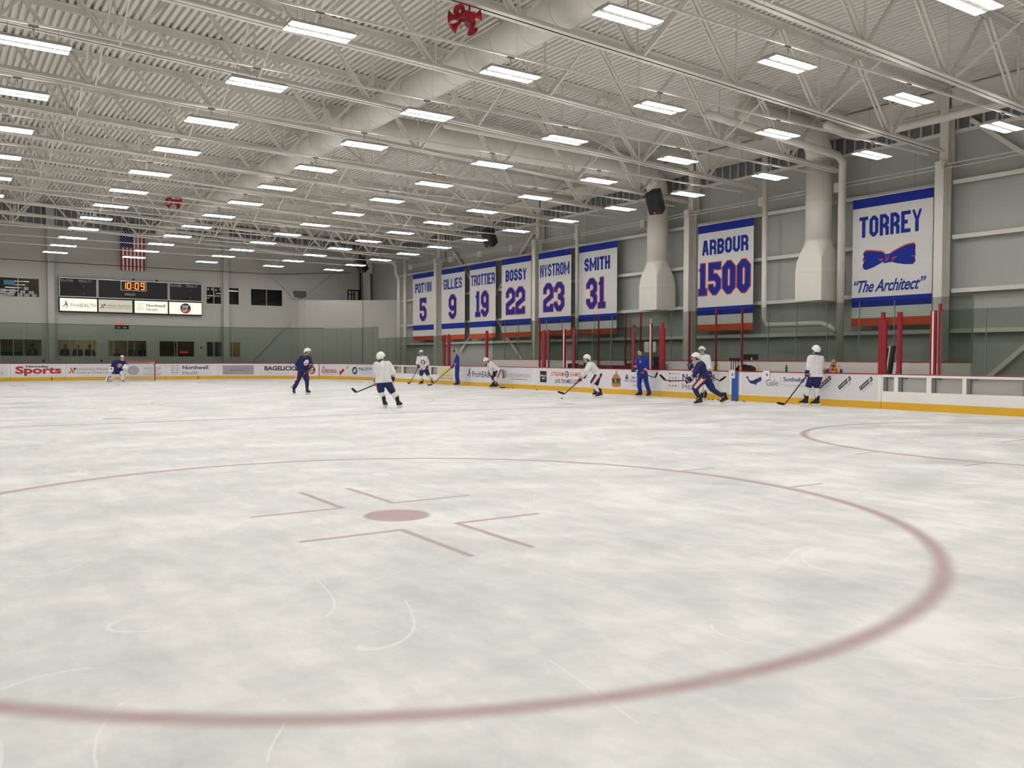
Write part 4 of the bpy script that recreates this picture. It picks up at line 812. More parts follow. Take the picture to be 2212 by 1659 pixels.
# glass panes in the boards
def pane(s0, s1, z1, label, grp, clip=True):
    t = thing('glass_pane', label, 'glass pane', path((s0+s1)/2, .17)+(BH,), grp)
    m = MB(); slab(m, s0+.06, s1-.005, .15, .19, BH+.01, z1); m.build('sheet', GLASS, t)
    m = MB(); slab(m, s0+.005, s0+.055, .13, .21, BH, z1-.05); m.build('joint_strip', STEEL, t)
    if clip: m = MB(); slab(m, s0+.01, s0+.4, .12, .145, z1-.5, z1-.1); m.build('corner_clip', CLEAR, t)
s = -49.27; k = 0
while s < 45.5:
    e = min(s+4.0, 45.6)
    if e-s > .5: pane(s, e, 11.15, 'tall greenish glass pane above the far boards, %s from the left' % ORD[k] if k < 26 else 'x', 'tall panes around the far end', False)
    s += 4.0; k += 1
s = 45.6; k = 0
while s < 72.0: pane(s, min(s+4.0, 72.9), 8.75, 'lower glass pane on the side boards left of the far bench, %s from the corner' % ORD[k], 'panes left of the far bench'); s += 4.0; k += 1
for k, (a, b) in enumerate(((104.75, 108.1), (110.9, 114.9), (114.9, 118.9), (118.9, 123.1), (123.6, 126.45), (126.95, 128.25))): pane(a, b, 8.9, 'glass pane between the two player benches, %s from the left' % ORD[k], 'panes between the benches')
s = 165.05; k = 0
while s < 186: pane(s, s+4.05, 9.3, 'glass pane above the open boards at the right, %s from its left end' % ORD[k], 'panes at the right'); s += 4.05; k += 1
# posts
def post(s, w_, z1, label, stripe=None, top=None, off=.25):
    t = thing('red_post', label, 'post', path(s, off)+(BH,), 'red posts on the boards'); y = SK(0)-s; x = 64.5+off; h = w_/2
    m = MB(); m.box(x-.13, x+.13, y-h, y+h, BH, z1); m.build('pad', REDP, t)
    if stripe: m = MB(); m.box(x-.145, x-.131, y-h*stripe, y+h*stripe, BH+.02, z1-.05); m.build('white_stripe', PINK, t)
    if top: m = MB(); m.box(x-.1, x+.1, y-top[0]/2, y+top[0]/2, z1, top[1]); m.build('upper_post', REDP if len(top) < 3 else top[2], t)
RP = 'red post on the boards '
post(74.6, .75, 8.75, RP+'at the left end of the far bench', None, (.35, 9.0));
post(73.1, .28, 8.9, RP+'thin one just left of the far bench end post')
post(87.3, .5, 9.3, RP+'dark, behind the bent-over player', None, None); post(103.4, .75, 8.5, RP+'padded, at the right end of the far bench', None, (.4, 9.0))
post(104.6, .2, 9.0, RP+'thin one beside the padded right end of the far bench'); post(108.45, .45, 9.0, RP+'with a white stripe, left of the white skater', .42, (.16, 9.8, INKL)); post(110.65, .45, 9.2, RP+'bright one just left of the white skater')
post(123.35, .45, 9.2, RP+'bright one right of the white skater'); post(126.7, .42, 9.25, RP+'with a white stripe, left of the bareheaded coach', .42, (.16, 9.95, INKL)); post(128.75, .85, 8.6, RP+'thick padded one right of the whiteboard', None, (.4, 9.35))
post(159.2, .8, 8.6, RP+'thick padded one at the right end of the near bench', None, (.35, 9.35)); post(160.95, .42, 9.3, RP+'bright one right of the leaning glass sheets'); post(164.3, .5, 9.3, RP+'tall one with a white stripe at the right', .3); post(164.9, .2, 9.9, RP+'dark thin one behind the striped post at the right')
# bench enclosure behind the boards
BBX = 70.4
t = thing('bench_back_wall', 'long white wall behind the player benches with a red top rail', 'bench wall', (BBX, 62, 0))
m = MB(); m.box(BBX, BBX+.3, 20.3, 105, -.12, 4.5); m.build('panel', mat('grey_white_plastic', (.62, .60, .57, 1), .45, vary=.03), t); m = MB(); m.box(BBX-.04, BBX+.36, 20.3, 105, 4.5, 4.6); m.build('cap_rail', REDR, t)
m = MB(); m.box(BBX-.02, BBX, 56.6, 57.0, 0, 4.5); m.build('joint', STEEL, t)
for k in range(21):
    y = 20.2+4.04*k; t = thing('glass_pane', 'tall glass pane behind the player benches, %s from the right' % ORD[k], 'glass pane', (BBX+.15, y+2, 4.6), 'panes behind the benches')
    m = MB(); m.box(BBX+.13, BBX+.17, y+.02, y+4.02, 4.61, 10.95); m.build('sheet', GLASS, t); m = MB(); m.box(BBX+.1, BBX+.2, y-.03, y+.03, 4.6, 10.9); m.build('joint_strip', STEEL, t)
for i, (y, x, z) in enumerate(((48.1, BBX-.2, 11.0), (52.3, BBX-.2, 11.2), (56.9, BBX-.2, 11.0), (66.2, BBX-.2, 11.2), (69.4, BBX-.2, 11.2), (75.4, BBX-.2, 11.3), (90.3, BBX-.2, 11.3))):
    m = MB(); m.box(x-.1, x+.1, y-.09, y+.09, 0, z); o = m.build('thin_post', MARO); tag(o, 'thin dark red post behind the benches, %s from the right' % ORD[i], 'post', 'thin posts behind the benches')
for a, b, lb in ((27.5, 55.0, 'near'), (83, 104, 'far')):
    t = thing('players_bench', 'long players bench behind the boards, %s one' % lb, 'bench', (68.9, (a+b)/2, 0), 'players benches'); m = MB(); m.box(68.3, 69.5, a, b, 1.5, 1.65); m.build('seat', mat('bench_wood', (.3, .2, .1, 1), .5), t)
    for q in range(5): m = MB(); y = a+.4+(b-a-.8)*q/4; m.box(68.5, 69.3, y-.08, y+.08, -.12, 1.5); m.build('leg', STEEL, t)
m = MB(); m.box(65.0, 66.2, 58.5, 73.8, 3.0, 3.85); m.box(65.0, 65.2, 58.5, 73.8, 0, 3.0); o = m.build('scorer_counter', mat('dark_red_counter', (.25, .02, .035, 1), .5)); tag(o, 'dark red counter behind the boards between the benches', 'counter')
for i, (y, c, lb) in enumerate(((55.5, GREEN, 'green, by the thick red post'), (47.3, GREEN, 'green, left of the yellow one by the waiting player'), (46.85, YELP, 'yellow, just right of the waiting white player'), (43.45, ORNP, 'orange, in front of the dark bag'), (41.05, YELP, 'yellow, above the whale'), (37.1, GREEN, 'green, alone above the dark lettering'), (32.35, ORNP, 'orange, leftmost beside the seated man'), (31.6, ORNP, 'orange, middle one in front of the seated man'), (31.0, ORNP, 'orange, rightmost in front of the seated man'), (30.62, YELP, 'yellow, right of the seated man'))):
    t = thing('drink_bottle', 'sports bottle on the boards, '+lb, 'bottle', (64.72, y, BH), 'bottles on the boards'); z = BH; x = 64.72
    m = MB(); m.tube([(x, y, z), (x, y, z+.04), (x, y, z+.42), (x, y, z+.52), (x, y, z+.58)], [.12, .13, .13, .12, .08], 12); m.build('body', c, t, smooth=True)
    m = MB(); m.tube([(x, y, z+.58), (x, y, z+.66), (x, y, z+.7), (x, y, z+.8)], [.09, .09, .045, .035], 10); m.build('cap', c if c is GREEN else INKT, t, smooth=True)
t = thing('whiteboard', 'small white tactics board with a rink drawing behind the bareheaded coach', 'whiteboard', (70.45, 64.6, 5.7)); fy = lambda u, v: (70.40, u+.2, v)
m = MB(); m.box(70.41, 70.525, 63.5, 65.7, 5.65, 7.1); m.build('sheet', INKW, t); m = MB()
for y in (64.05, 64.4, 64.75): line2(m, fy, [(y, 5.75), (y, 7.0)], .03)
disc2(m, fy, 64.4, 6.4, .14, .14, 12); disc2(m, fy, 63.55, 6.4, .05, .05, 8); disc2(m, fy, 65.25, 6.4, .05, .05, 8); m.build('rink_drawing', INKG, t)
t = thing('office_chair', 'dark high-backed chair behind the boards right of the whiteboard', 'chair', (68.3, 61.7, 0)); m = MB(); m.box(68.0, 69.4, 60.9, 62.5, 1.5, 1.8); m.build('seat', DGRY, t); m = MB(); m.box(69.2, 69.5, 60.7, 62.6, 1.9, 5.0); m.build('backrest', DGRY, t)
for y in (60.9, 62.4): m = MB(); m.box(68.1, 69.3, y-.08, y+.08, 2.4, 2.55); m.build('armrest', BLK, t)
m = MB(); m.tube([(68.7, 61.7, .15), (68.7, 61.7, 1.5)], .12, 8); m.box(67.9, 69.5, 61.6, 61.8, -.12, .15); m.box(68.6, 68.8, 60.9, 62.5, -.12, .15); m.build('pedestal', STEEL, t)
t = thing('monitor', 'flat black monitor on the bench wall left of the white player facing away', 'monitor', (70.55, 46.9, 4.6)); m = MB(); m.box(70.42, 70.49, 45.8, 48.05, 4.68, 5.35); m.build('screen', BLK, t); m = MB(); m.box(70.4, 70.51, 46.7, 47.1, 4.6, 4.7); m.build('foot', BLK, t)
m = MB(); m.tube([(70.3, 46.65, 4.6), (70.3, 46.65, 4.95)], .06, 8); o = m.build('small_bottle', INKW); tag(o, 'tiny white bottle in front of the black monitor', 'bottle')
t = thing('stick_rack', 'bunch of four dark upright sticks in a rack beside the blue stripe', 'rack', (66.3, 45.8, 0)); m = MB(); m.box(66.2, 66.5, 45.1, 46.5, 4.55, 4.9); m.build('top_bar', BLK, t)
for q in (45.25, 45.6, 45.95, 46.3): m = MB(); m.bar((66.3, q+.05, 0), (66.35, q, 4.6), .12, .08); m.build('stick_shaft', TAPE, t)
t = thing('equipment_bag', 'dark bag with an arched top on the bench left of the whale', 'bag', (68.9, 46.2, 1.65)); m = MB(); P = [(45.0, 1.65), (45.0, 3.3), (45.3, 3.8), (45.9, 4.05), (46.5, 4.05), (47.1, 3.85), (47.5, 3.5), (47.5, 1.65)]; m.prism(P, lambda u, v, w_: (w_, u, v), 68.5, 69.4); m.build('body', DGRY, t)
m = MB(); m.tube([(68.48, a, b) for a, b in P[1:-1]], .1, 6); m.build('piping', BLK, t)
for i, (y, h, a, c) in enumerate(((27.3, 5.6, .0, STEEL), (27.1, 5.9, .1, DGRY), (26.9, 5.9, .15, GREEN), (26.7, 6.1, .2, ALU), (26.5, 6.15, .25, DGRY), (26.1, 5.0, .3, ALU))):
    m = MB(); m.bar((66.6+.1*i, y+.35, .0), (67.0+.1*i, y-a, h), .1, .5, up=(1, 0, 0)); o = m.build('leaning_sheet', c); tag(o, 'long sheet leaning behind the near bench end post, %s from the left' % ORD[i], 'panel', 'sheets leaning by the red post')
for y, ch, lb in ((45.0-.55, '6', 'left of the blue stripe'), (39.55, '9', 'above the whale advert')):
    t = thing('number_tag', 'white number tag reading %s hung on the boards, %s' % (ch, lb), 'number tag', (64.4, y, 2.6), 'number tags'); m = MB(); m.box(64.40, 64.42, y-.45, y+.45, 2.56, 3.5); m.build('card', INKW, t)
    m = MB(); put_text(m, ch, lambda u, v: (64.395, y-u, v), -.02, .26, 2.85, 3.2, .03); m.build('numeral', INKB, t)
for i, (y, x, r) in enumerate(((72.5, 66, .6), (78, 67.5, .8), (63.5, 66, .5))):
    t = thing('gear_bag', 'dark gear bag behind the boards between the benches, %s from the left' % ORD[[1, 0, 2][i]], 'bag', (x, y, 3.85 if i != 1 else 0), 'gear bags'); z = 3.85 if i != 1 else 3.0
    m = MB(); m.box(x-.4, x+.4, y-r, y+r, z if i != 1 else 0, z+(.28 if i != 1 else 1.0)); m.build('body', DGRY, t); m = MB(); m.tube([(x, y-r*.5, z+(.28 if i != 1 else 1)), (x, y-r*.4, z+.5+(.6 if i == 1 else 0)), (x, y+r*.4, z+.5+(.6 if i == 1 else 0)), (x, y+r*.5, z+(.28 if i != 1 else 1))], .05, 6); m.build('handle', BLK, t)
# the goal
t = thing('hockey_goal', 'red-framed hockey goal with a white net', 'goal', (22, 158, 0)); m = MB()
r = .1; m.tube([(19, 158, 0), (19, 158, 3.85), (19.15, 158, 4.0), (24.85, 158, 4.0), (25, 158, 3.85), (25, 158, 0)], r, 10); m.build('front_frame', HORN, t, smooth=True)
m = MB(); m.tube([(19, 158, .08), (18.6, 159.5, .08), (19.6, 161.3, .08), (22, 161.7, .08), (24.4, 161.3, .08), (25.4, 159.5, .08), (25, 158, .08)], .07, 8); m.tube([(19.1, 158, 4.0), (19.6, 159.4, 3.95), (22, 159.7, 3.95), (24.4, 159.4, 3.95), (24.9, 158, 4.0)], .06, 8); m.build('rear_frame', INKW, t, smooth=True)
m = MB(); rim = [(19, 158), (18.7, 159.5), (19.6, 161.2), (22, 161.6), (24.4, 161.2), (25.3, 159.5), (25, 158)]; top = [(19.1, 158), (19.3, 158.8), (19.9, 159.4), (22, 159.65), (24.1, 159.4), (24.7, 158.8), (24.9, 158)]
def rp(P, q):
    q *= len(P)-1; i = min(int(q), len(P)-2); f = q-i; return (P[i][0]+(P[i+1][0]-P[i][0])*f, P[i][1]+(P[i+1][1]-P[i][1])*f)
nu, nv = 44, 14
for i in range(nu+1): a, b = rp(rim, i/nu), rp(top, i/nu); m.bar(a+(.08,), b+(3.95,), .025, .025)
for j in range(1, nv):
    for i in range(nu):
        P = [tuple(rp(rim, q)[k]+(rp(top, q)[k]-rp(rim, q)[k])*j/nv for k in (0, 1))+(.08+3.87*j/nv,) for q in (i/nu, (i+1)/nu)]; m.bar(P[0], P[1], .025, .025)
m.build('net', NET, t, kind='stuff')
m = MB(); [m.tube([(x, 158, 0), (x, 158, .35)], .13, 8) for x in (19, 25)]; m.build('peg', INKC, t)
# pucks on the ice
for i, (x, y, lb) in enumerate(((50.3, 58.0, 'in front of the carrying player’s stick'), (59.4, 126, 'far off, at the foot of the red advert'), (63.9, 88.6, 'at the boards right of the bent-over player'), (63.8, 89.9, 'at the boards beside the bent-over player'), (63.9, 82.2, 'at the boards under the black tile'), (63.6, 49.2, 'at the boards left of the navy skater'), (63.8, 45.9, 'nearest left of the blue stripe'), (63.7, 46.7, 'second left of the blue stripe'), (63.8, 47.4, 'third left of the blue stripe'), (63.8, 43.2, 'nearest right of the blue stripe'), (63.8, 42.1, 'second right of the blue stripe'))):
    m = MB(); m.tube([(x, y, 0), (x, y, .012), (x, y, .07), (x, y, .083)], [.115, .125, .125, .115], 14); o = m.build('puck', TAPE); tag(o, 'black puck on the ice '+lb, 'puck', 'pucks on the ice')
# ------------------------------------------------------------------ people (metres; joints in a frame: u right, d away, z up as seen from the near corner)
PEOPLE = {
    'navy_defender': dict(head=(0.3, 0, 1.67), neck=(0.22, 0, 1.51), sh_r=(0.07, -0.12, 1.44), sh_l=(0.37, 0.1, 1.44), el_r=(-0.12, -0.08, 1.19), ha_r=(0.09, -0.27, 0.85), el_l=(0.43, 0.02, 1.18), ha_l=(0.39, -0.22, 1.05), hip_r=(-0.01, -0.07, 0.93), hip_l=(0.18, 0.07, 0.93), kn_r=(-0.08, -0.12, 0.57), an_r=(-0.23, 0, 0.16), kn_l=(0.27, 0.0, 0.55), an_l=(0.28, 0.05, 0.16), stick=[(0.47, -0.26, 1.14), (-0.27, 0.1, 0.34), (-0.3, -0.12, 0.26)]),
    'white_skater': dict(head=(-0.36, 0.08, 1.48), neck=(-0.37, 0.06, 1.35), sh_l=(-0.5, 0.06, 1.26), sh_r=(-0.15, -0.03, 1.29), el_l=(-0.56, 0.22, 1.01), ha_l=(-0.5, 0.33, 0.76), el_r=(0.0, 0.05, 1.05), ha_r=(-0.05, 0.15, 0.85), hip_l=(-0.39, 0, 0.78), hip_r=(-0.18, 0, 0.78), kn_l=(-0.36, 0.08, 0.49), an_l=(-0.26, 0, 0.17), kn_r=(-0.02, 0.06, 0.47), an_r=(0.13, 0, 0.16), stick=[(-0.29, 0.3, 0.78), (-1.08, 0.45, 0.45), (-1.23, 0.55, 0.58)]),
    'white_crest': dict(head=(-0.28, 0, 1.72), neck=(-0.27, 0, 1.54), sh_r=(-0.42, 0, 1.46), sh_l=(-0.03, 0, 1.46), el_r=(-0.5, 0.04, 1.17), ha_r=(-0.44, -0.2, 0.96), el_l=(0.09, 0.05, 1.15), ha_l=(0.01, -0.18, 0.92), hip_r=(-0.26, 0, 0.85), hip_l=(-0.04, 0, 0.85), kn_r=(-0.3, -0.1, 0.5), an_r=(-0.24, 0, 0.15), kn_l=(0.09, -0.08, 0.52), an_l=(0.28, 0.08, 0.18), stick=[(-0.38, -0.25, 1.05), (-0.89, -0.3, 0.08), (-0.96, -0.45, 0.12)]),
    'cap_coach': dict(head=(-0.13, 0, 1.76), neck=(-0.05, 0, 1.6), sh_l=(-0.01, -0.18, 1.5), sh_r=(-0.04, 0.18, 1.5), el_l=(0.05, -0.24, 1.16), ha_l=(-0.12, -0.2, 0.94), el_r=(-0.13, 0.16, 1.22), ha_r=(-0.29, 0.02, 0.97), hip_l=(-0.01, -0.1, 0.87), hip_r=(-0.01, 0.1, 0.87), kn_l=(0.0, -0.11, 0.49), kn_r=(-0.05, 0.11, 0.49), an_l=(0.06, -0.11, 0.14), an_r=(0.0, 0.11, 0.14), stick=[(-0.08, 0.0, 1.16), (-1.29, -0.1, 0.09), (-1.52, -0.2, 0.02)]),
    'bent_white': dict(head=(-0.36, -0.12, 1.32), neck=(-0.23, -0.05, 1.25), sh_l=(-0.13, -0.18, 1.18), sh_r=(-0.22, 0.12, 1.21), el_l=(-0.15, -0.26, 0.95), ha_l=(0.04, -0.24, 0.71), el_r=(-0.24, 0.1, 0.97), ha_r=(-0.12, 0.05, 0.71), hip_l=(0.23, -0.1, 0.86), hip_r=(0.17, 0.1, 0.86), kn_l=(0.12, -0.2, 0.54), an_l=(0.13, -0.12, 0.15), kn_r=(-0.04, 0.12, 0.56), an_r=(-0.01, 0.1, 0.15), stick=[(-0.24, 0.2, 0.74), (0.31, -0.5, 0.06), (0.58, -0.55, 0.01)]),
    'white_carrier': dict(head=(-0.53, 0, 1.45), neck=(-0.42, 0, 1.35), sh_l=(-0.37, -0.2, 1.25), sh_r=(-0.45, 0.2, 1.27), el_l=(-0.53, -0.32, 0.98), ha_l=(-0.71, -0.22, 0.67), el_r=(-0.55, 0.2, 1.02), ha_r=(-0.62, 0.08, 0.8), hip_l=(-0.09, -0.1, 0.87), hip_r=(-0.12, 0.1, 0.88), kn_l=(-0.32, -0.13, 0.52), an_l=(-0.02, -0.1, 0.17), kn_r=(-0.19, 0.1, 0.47), an_r=(-0.12, 0.12, 0.2), stick=[(-0.54, 0.15, 0.87), (-1.33, -0.3, 0.15), (-1.56, -0.38, 0.24)]),
    'bare_coach': dict(head=(-0.15, 0, 1.7), neck=(-0.11, 0, 1.57), sh_r=(-0.23, 0.1, 1.46), sh_l=(0.06, -0.12, 1.47), el_l=(0.14, -0.15, 1.16), ha_l=(-0.01, -0.3, 0.87), el_r=(-0.29, 0.05, 1.19), ha_r=(-0.4, -0.15, 0.99), hip_r=(-0.16, 0.05, 0.8), hip_l=(0.03, -0.05, 0.8), kn_r=(-0.19, 0.0, 0.45), kn_l=(0.11, -0.1, 0.45), an_r=(-0.14, 0, 0.13), an_l=(0.2, -0.12, 0.12), stick=[(-0.48, -0.13, 1.02), (0.4, -0.62, 0.74), (0.5, -0.4, 0.9)]),
    'navy_racer': dict(head=(-0.1, 0, 1.5), neck=(0.01, 0, 1.39), sh_l=(0.07, -0.2, 1.29), sh_r=(0.03, 0.2, 1.32), el_l=(-0.12, -0.33, 0.97), ha_l=(-0.34, -0.3, 0.81), el_r=(-0.12, 0.34, 1.06), ha_r=(-0.25, 0.38, 1.22), hip_l=(0.17, -0.1, 0.88), hip_r=(0.2, 0.1, 0.89), kn_l=(-0.12, -0.14, 0.55), an_l=(0.05, -0.1, 0.17), kn_r=(0.44, 0.12, 0.49), an_r=(0.82, 0.12, 0.24), stick=[(-0.19, -0.3, 0.78), (-1.01, -0.32, 0.79), (-1.18, -0.3, 0.97)]),
    'white_waiting': dict(head=(-0.11, 0, 1.75), neck=(-0.05, 0, 1.61), sh_r=(-0.19, 0.06, 1.54), sh_l=(0.1, -0.06, 1.53), el_l=(0.15, -0.12, 1.24), ha_l=(0.21, -0.22, 0.93), el_r=(-0.23, 0.0, 1.26), ha_r=(-0.09, -0.26, 1.02), hip_r=(-0.11, 0.04, 0.93), hip_l=(0.07, -0.04, 0.93), kn_r=(-0.11, 0, 0.58), kn_l=(0.03, -0.03, 0.58), an_r=(-0.09, 0.05, 0.15), an_l=(0.03, -0.05, 0.15), stick=[(-0.22, -0.3, 1.11), (0.5, -0.35, 0.69), (0.7, -0.2, 0.82)]),
    'white_back': dict(head=(0.16, 0, 1.74), neck=(0.19, 0, 1.61), sh_l=(0.0, -0.08, 1.51), sh_r=(0.31, 0.08, 1.49), el_l=(-0.04, -0.12, 1.25), ha_l=(-0.07, -0.1, 0.98), el_r=(0.37, 0.2, 1.23), ha_r=(0.23, 0.3, 1.04), hip_l=(0.06, 0, 0.95), hip_r=(0.25, 0, 0.95), kn_l=(-0.05, 0.0, 0.6), an_l=(-0.11, -0.03, 0.24), kn_r=(0.19, 0.04, 0.59), an_r=(0.22, 0.03, 0.23), stick=[(-0.02, -0.1, 1.07), (-0.73, -0.3, 0.06), (-0.94, -0.4, 0.1)]),
    'goalie': dict(head=(0.33, -0.12, 1.39), neck=(0.26, -0.05, 1.27), sh_r=(-0.07, -0.08, 1.18), sh_l=(0.47, 0.08, 1.13), el_r=(-0.2, -0.05, 0.88), ha_r=(-0.25, -0.2, 0.66), el_l=(0.58, 0.0, 0.98), ha_l=(0.53, -0.25, 0.88), hip_r=(0.0, 0, 0.58), hip_l=(0.2, 0, 0.57), kn_r=(-0.16, -0.22, 0.36), kn_l=(0.33, -0.25, 0.48), an_r=(-0.39, 0.0, 0.12), an_l=(0.34, -0.05, 0.13), stick=[(-0.22, -0.22, 0.78), (-0.55, -0.3, 0.05), (-0.89, -0.34, 0.03)]),
}

def remesh(mb, vox, smooth=3, wrinkle=0):
    me = bpy.data.meshes.new('tmp'); me.from_pydata(mb.v, [], mb.f); o = bpy.data.objects.new('tmp', me); COL.objects.link(o)
    r = o.modifiers.new('r', 'REMESH'); r.mode = 'VOXEL'; r.voxel_size = vox
    if smooth: s_ = o.modifiers.new('s', 'SMOOTH'); s_.factor = .5; s_.iterations = smooth
    dg = bpy.context.evaluated_depsgraph_get(); new = bpy.data.meshes.new_from_object(o.evaluated_get(dg))
    bpy.data.objects.remove(o); bpy.data.meshes.remove(me)
    if wrinkle:
        nm = [v.normal.copy() for v in new.vertices]
        for v, n in zip(new.vertices, nm):
            c = v.co; v.co = c+n*(wrinkle*(noise.noise(Vector((c.x*7, c.y*7, c.z*4)))+.5*noise.noise(c*15)))
    new.polygons.foreach_set('use_smooth', [True]*len(new.polygons)); return new
def vpart(name, mb, mats, parent, vox=.014, smooth=3, wrinkle=0, pick=None, label=None):
    me = remesh(mb, vox, smooth, wrinkle); me.name = name; O = Vector(LOC[parent.name])
    if not isinstance(mats, (list, tuple)): mats = [mats]
    for m_ in mats: me.materials.append(m_)
    if pick:
        for p in me.polygons: p.material_index = pick(Vector(p.center), Vector(p.normal))
    me.transform(Matrix.Translation(-O)); return link(name, me, parent, label)
ORTH = lambda a, b: (a-b*a.dot(b)).normalized()
def head_parts(mb, c, fw, up, k=1.0):
    rt = fw.cross(up).normalized(); P = lambda x, y, z: c+rt*x*k+fw*y*k+up*z*k
    mb.sphere(P(0,-.01,.03), .1*k, 14, 10, (.76,.98,.98), (rt,fw,up)); mb.sphere(P(0,.025,-.045), .075*k, 12, 8, (.82,.95,1.0), (rt,fw,up))
    mb.cap(P(0,.06,-.085), .03*k, P(0,.075,-.1), .022*k); mb.cap(P(0,.092,.02), .011*k, P(0,.112,-.022), .017*k)
    for s in (-1,1): mb.sphere(P(s*.078,-.005,-.01), .028*k, 8, 6, (.4,.7,1.1), (rt,fw,up)); mb.sphere(P(s*.035,.08,.032), .018*k, 8, 6, (1.3,.6,.6), (rt,fw,up))
    mb.cap(P(-.022,.09,-.062), .009*k, P(.022,.09,-.062), .009*k)
    return P
def hand(mb, h, fd, ax, r=1.0, side=1, cuff=False):
    """palm, four fingers curled round an axis and a thumb"""
    ax = ORTH(ax, fd); n = fd.cross(ax).normalized()*side
    for s in (-.03, -.01, .01, .03): mb.cap(h-fd*.03*r+ax*s*r*1.15, .022*r, h+fd*.035*r+ax*s*r*1.2+n*.012*r, .019*r, 8)
    for i, s in enumerate((-.036, -.012, .012, .036)):
        L = (.9, 1.05, 1.0, .8)[i]*r; a = h+fd*.04*r+ax*s*r+n*.02*r; b = a+fd*.035*L-n*.008*L; c = b-n*.038*L-fd*.004*L; d = c-fd*.03*L-n*.006*L
        mb.cap(a, .0125*r, b, .012*r, 7); mb.cap(b, .012*r, c, .011*r, 7); mb.cap(c, .011*r, d, .010*r, 7)
    a = h-fd*.02*r-ax*.035*r; b = a+fd*.03*r-ax*.018*r-n*.02*r; c = b+fd*.02*r+ax*.012*r-n*.025*r; mb.cap(a, .017*r, b, .014*r, 7); mb.cap(b, .014*r, c, .012*r, 7)
def skate(t, an, toe, kn, z0=None):
    up = (Vector((0,0,1))*.65+(kn-an).normalized()*.35).normalized(); f = ORTH(toe, up); rt = f.cross(up)
    P = lambda x, y, z: an+rt*x+f*y+up*z
    mb = MB(1); mb.cap(P(0,-.02,.13), .062, P(0,-.015,.02), .05); mb.cap(P(0,-.04,-.03), .043, P(0,.10,-.035), .042); mb.cap(P(0,.10,-.035), .042, P(0,.175,-.04), .034); mb.cap(P(0,.0,.06), .045, P(0,.10,-.01), .042); mb.cap(P(0,.03,.1), .035, P(0,.05,.19), .028)
    b = vpart('skate', mb, LEA, t, .011, 2)
    m = MB(1)
    for y0, y1 in ((-.075,-.015), (.075,.15)): V = [P(sx*w_, y, z) for z, w_, e in ((-.07,.03,0),(-.105,.010,.012)) for sx, y in ((-1,y0+e),(1,y0+e),(1,y1-e),(-1,y1-e))]; m.add(V, [(0,1,2,3),(7,6,5,4),(0,4,5,1),(1,5,6,2),(2,6,7,3),(3,7,4,0)])
    m.obox(P(0,.035,-.105), rt*.009, f*.125, up*.012); m.build('blade_holder', INKW, b)
    m = MB(1); m.prism([(-.10,-.115),(.185,-.115),(.205,-.118),(.19,-.14),(.16,-.15),(-.07,-.15),(-.105,-.138)], lambda u, v, w_: P(w_, u, v), -.002, .002); m.build('blade', ALU, b)
def stick_obj(pts, label, goalie=False):
    a, h, toe = pts; t = thing('hockey_stick', label, 'hockey stick', h, 'hockey sticks', k=1); d = (h-a).normalized()
    m = MB(1); m.bar(a, h, .026, .034, up=(0,0,1)); m.build('shaft', STICK, t)
    m = MB(1); m.bar(a-d*.005, a+d*.13, .032, .038, up=(0,0,1)); m.build('grip_tape', TAPE, t)
    if goalie: m = MB(1); m.bar(h-d*.62, h, .03, .085, up=(0,0,1)); m.build('paddle', PADW, t)
    bd = toe-h; L = bd.length; bd.normalize(); up = ORTH(-d, bd); nn = bd.cross(up); n = 7; V = []
    hh = .052 if goalie else .036
    for i in range(n):
        q = i/(n-1); hq = hh*(1.0 if q > .15 else .6+2.6*q)*(1-.35*max(0, q-.8)*5); c = h+bd*L*q+nn*(.05*q*q)
        V += [c-up*hq-nn*.005, c+up*hq-nn*.004, c+up*hq+nn*.004, c-up*hq+nn*.005]
    m = MB(1); m.add(V, [(i*4+j, i*4+(j+1)%4, i*4+4+(j+1)%4, i*4+4+j) for i in range(n-1) for j in range(4)]+[(3,2,1,0), tuple((n-1)*4+j for j in range(4))]); m.build('blade', TAPE if not goalie else PADW, t)
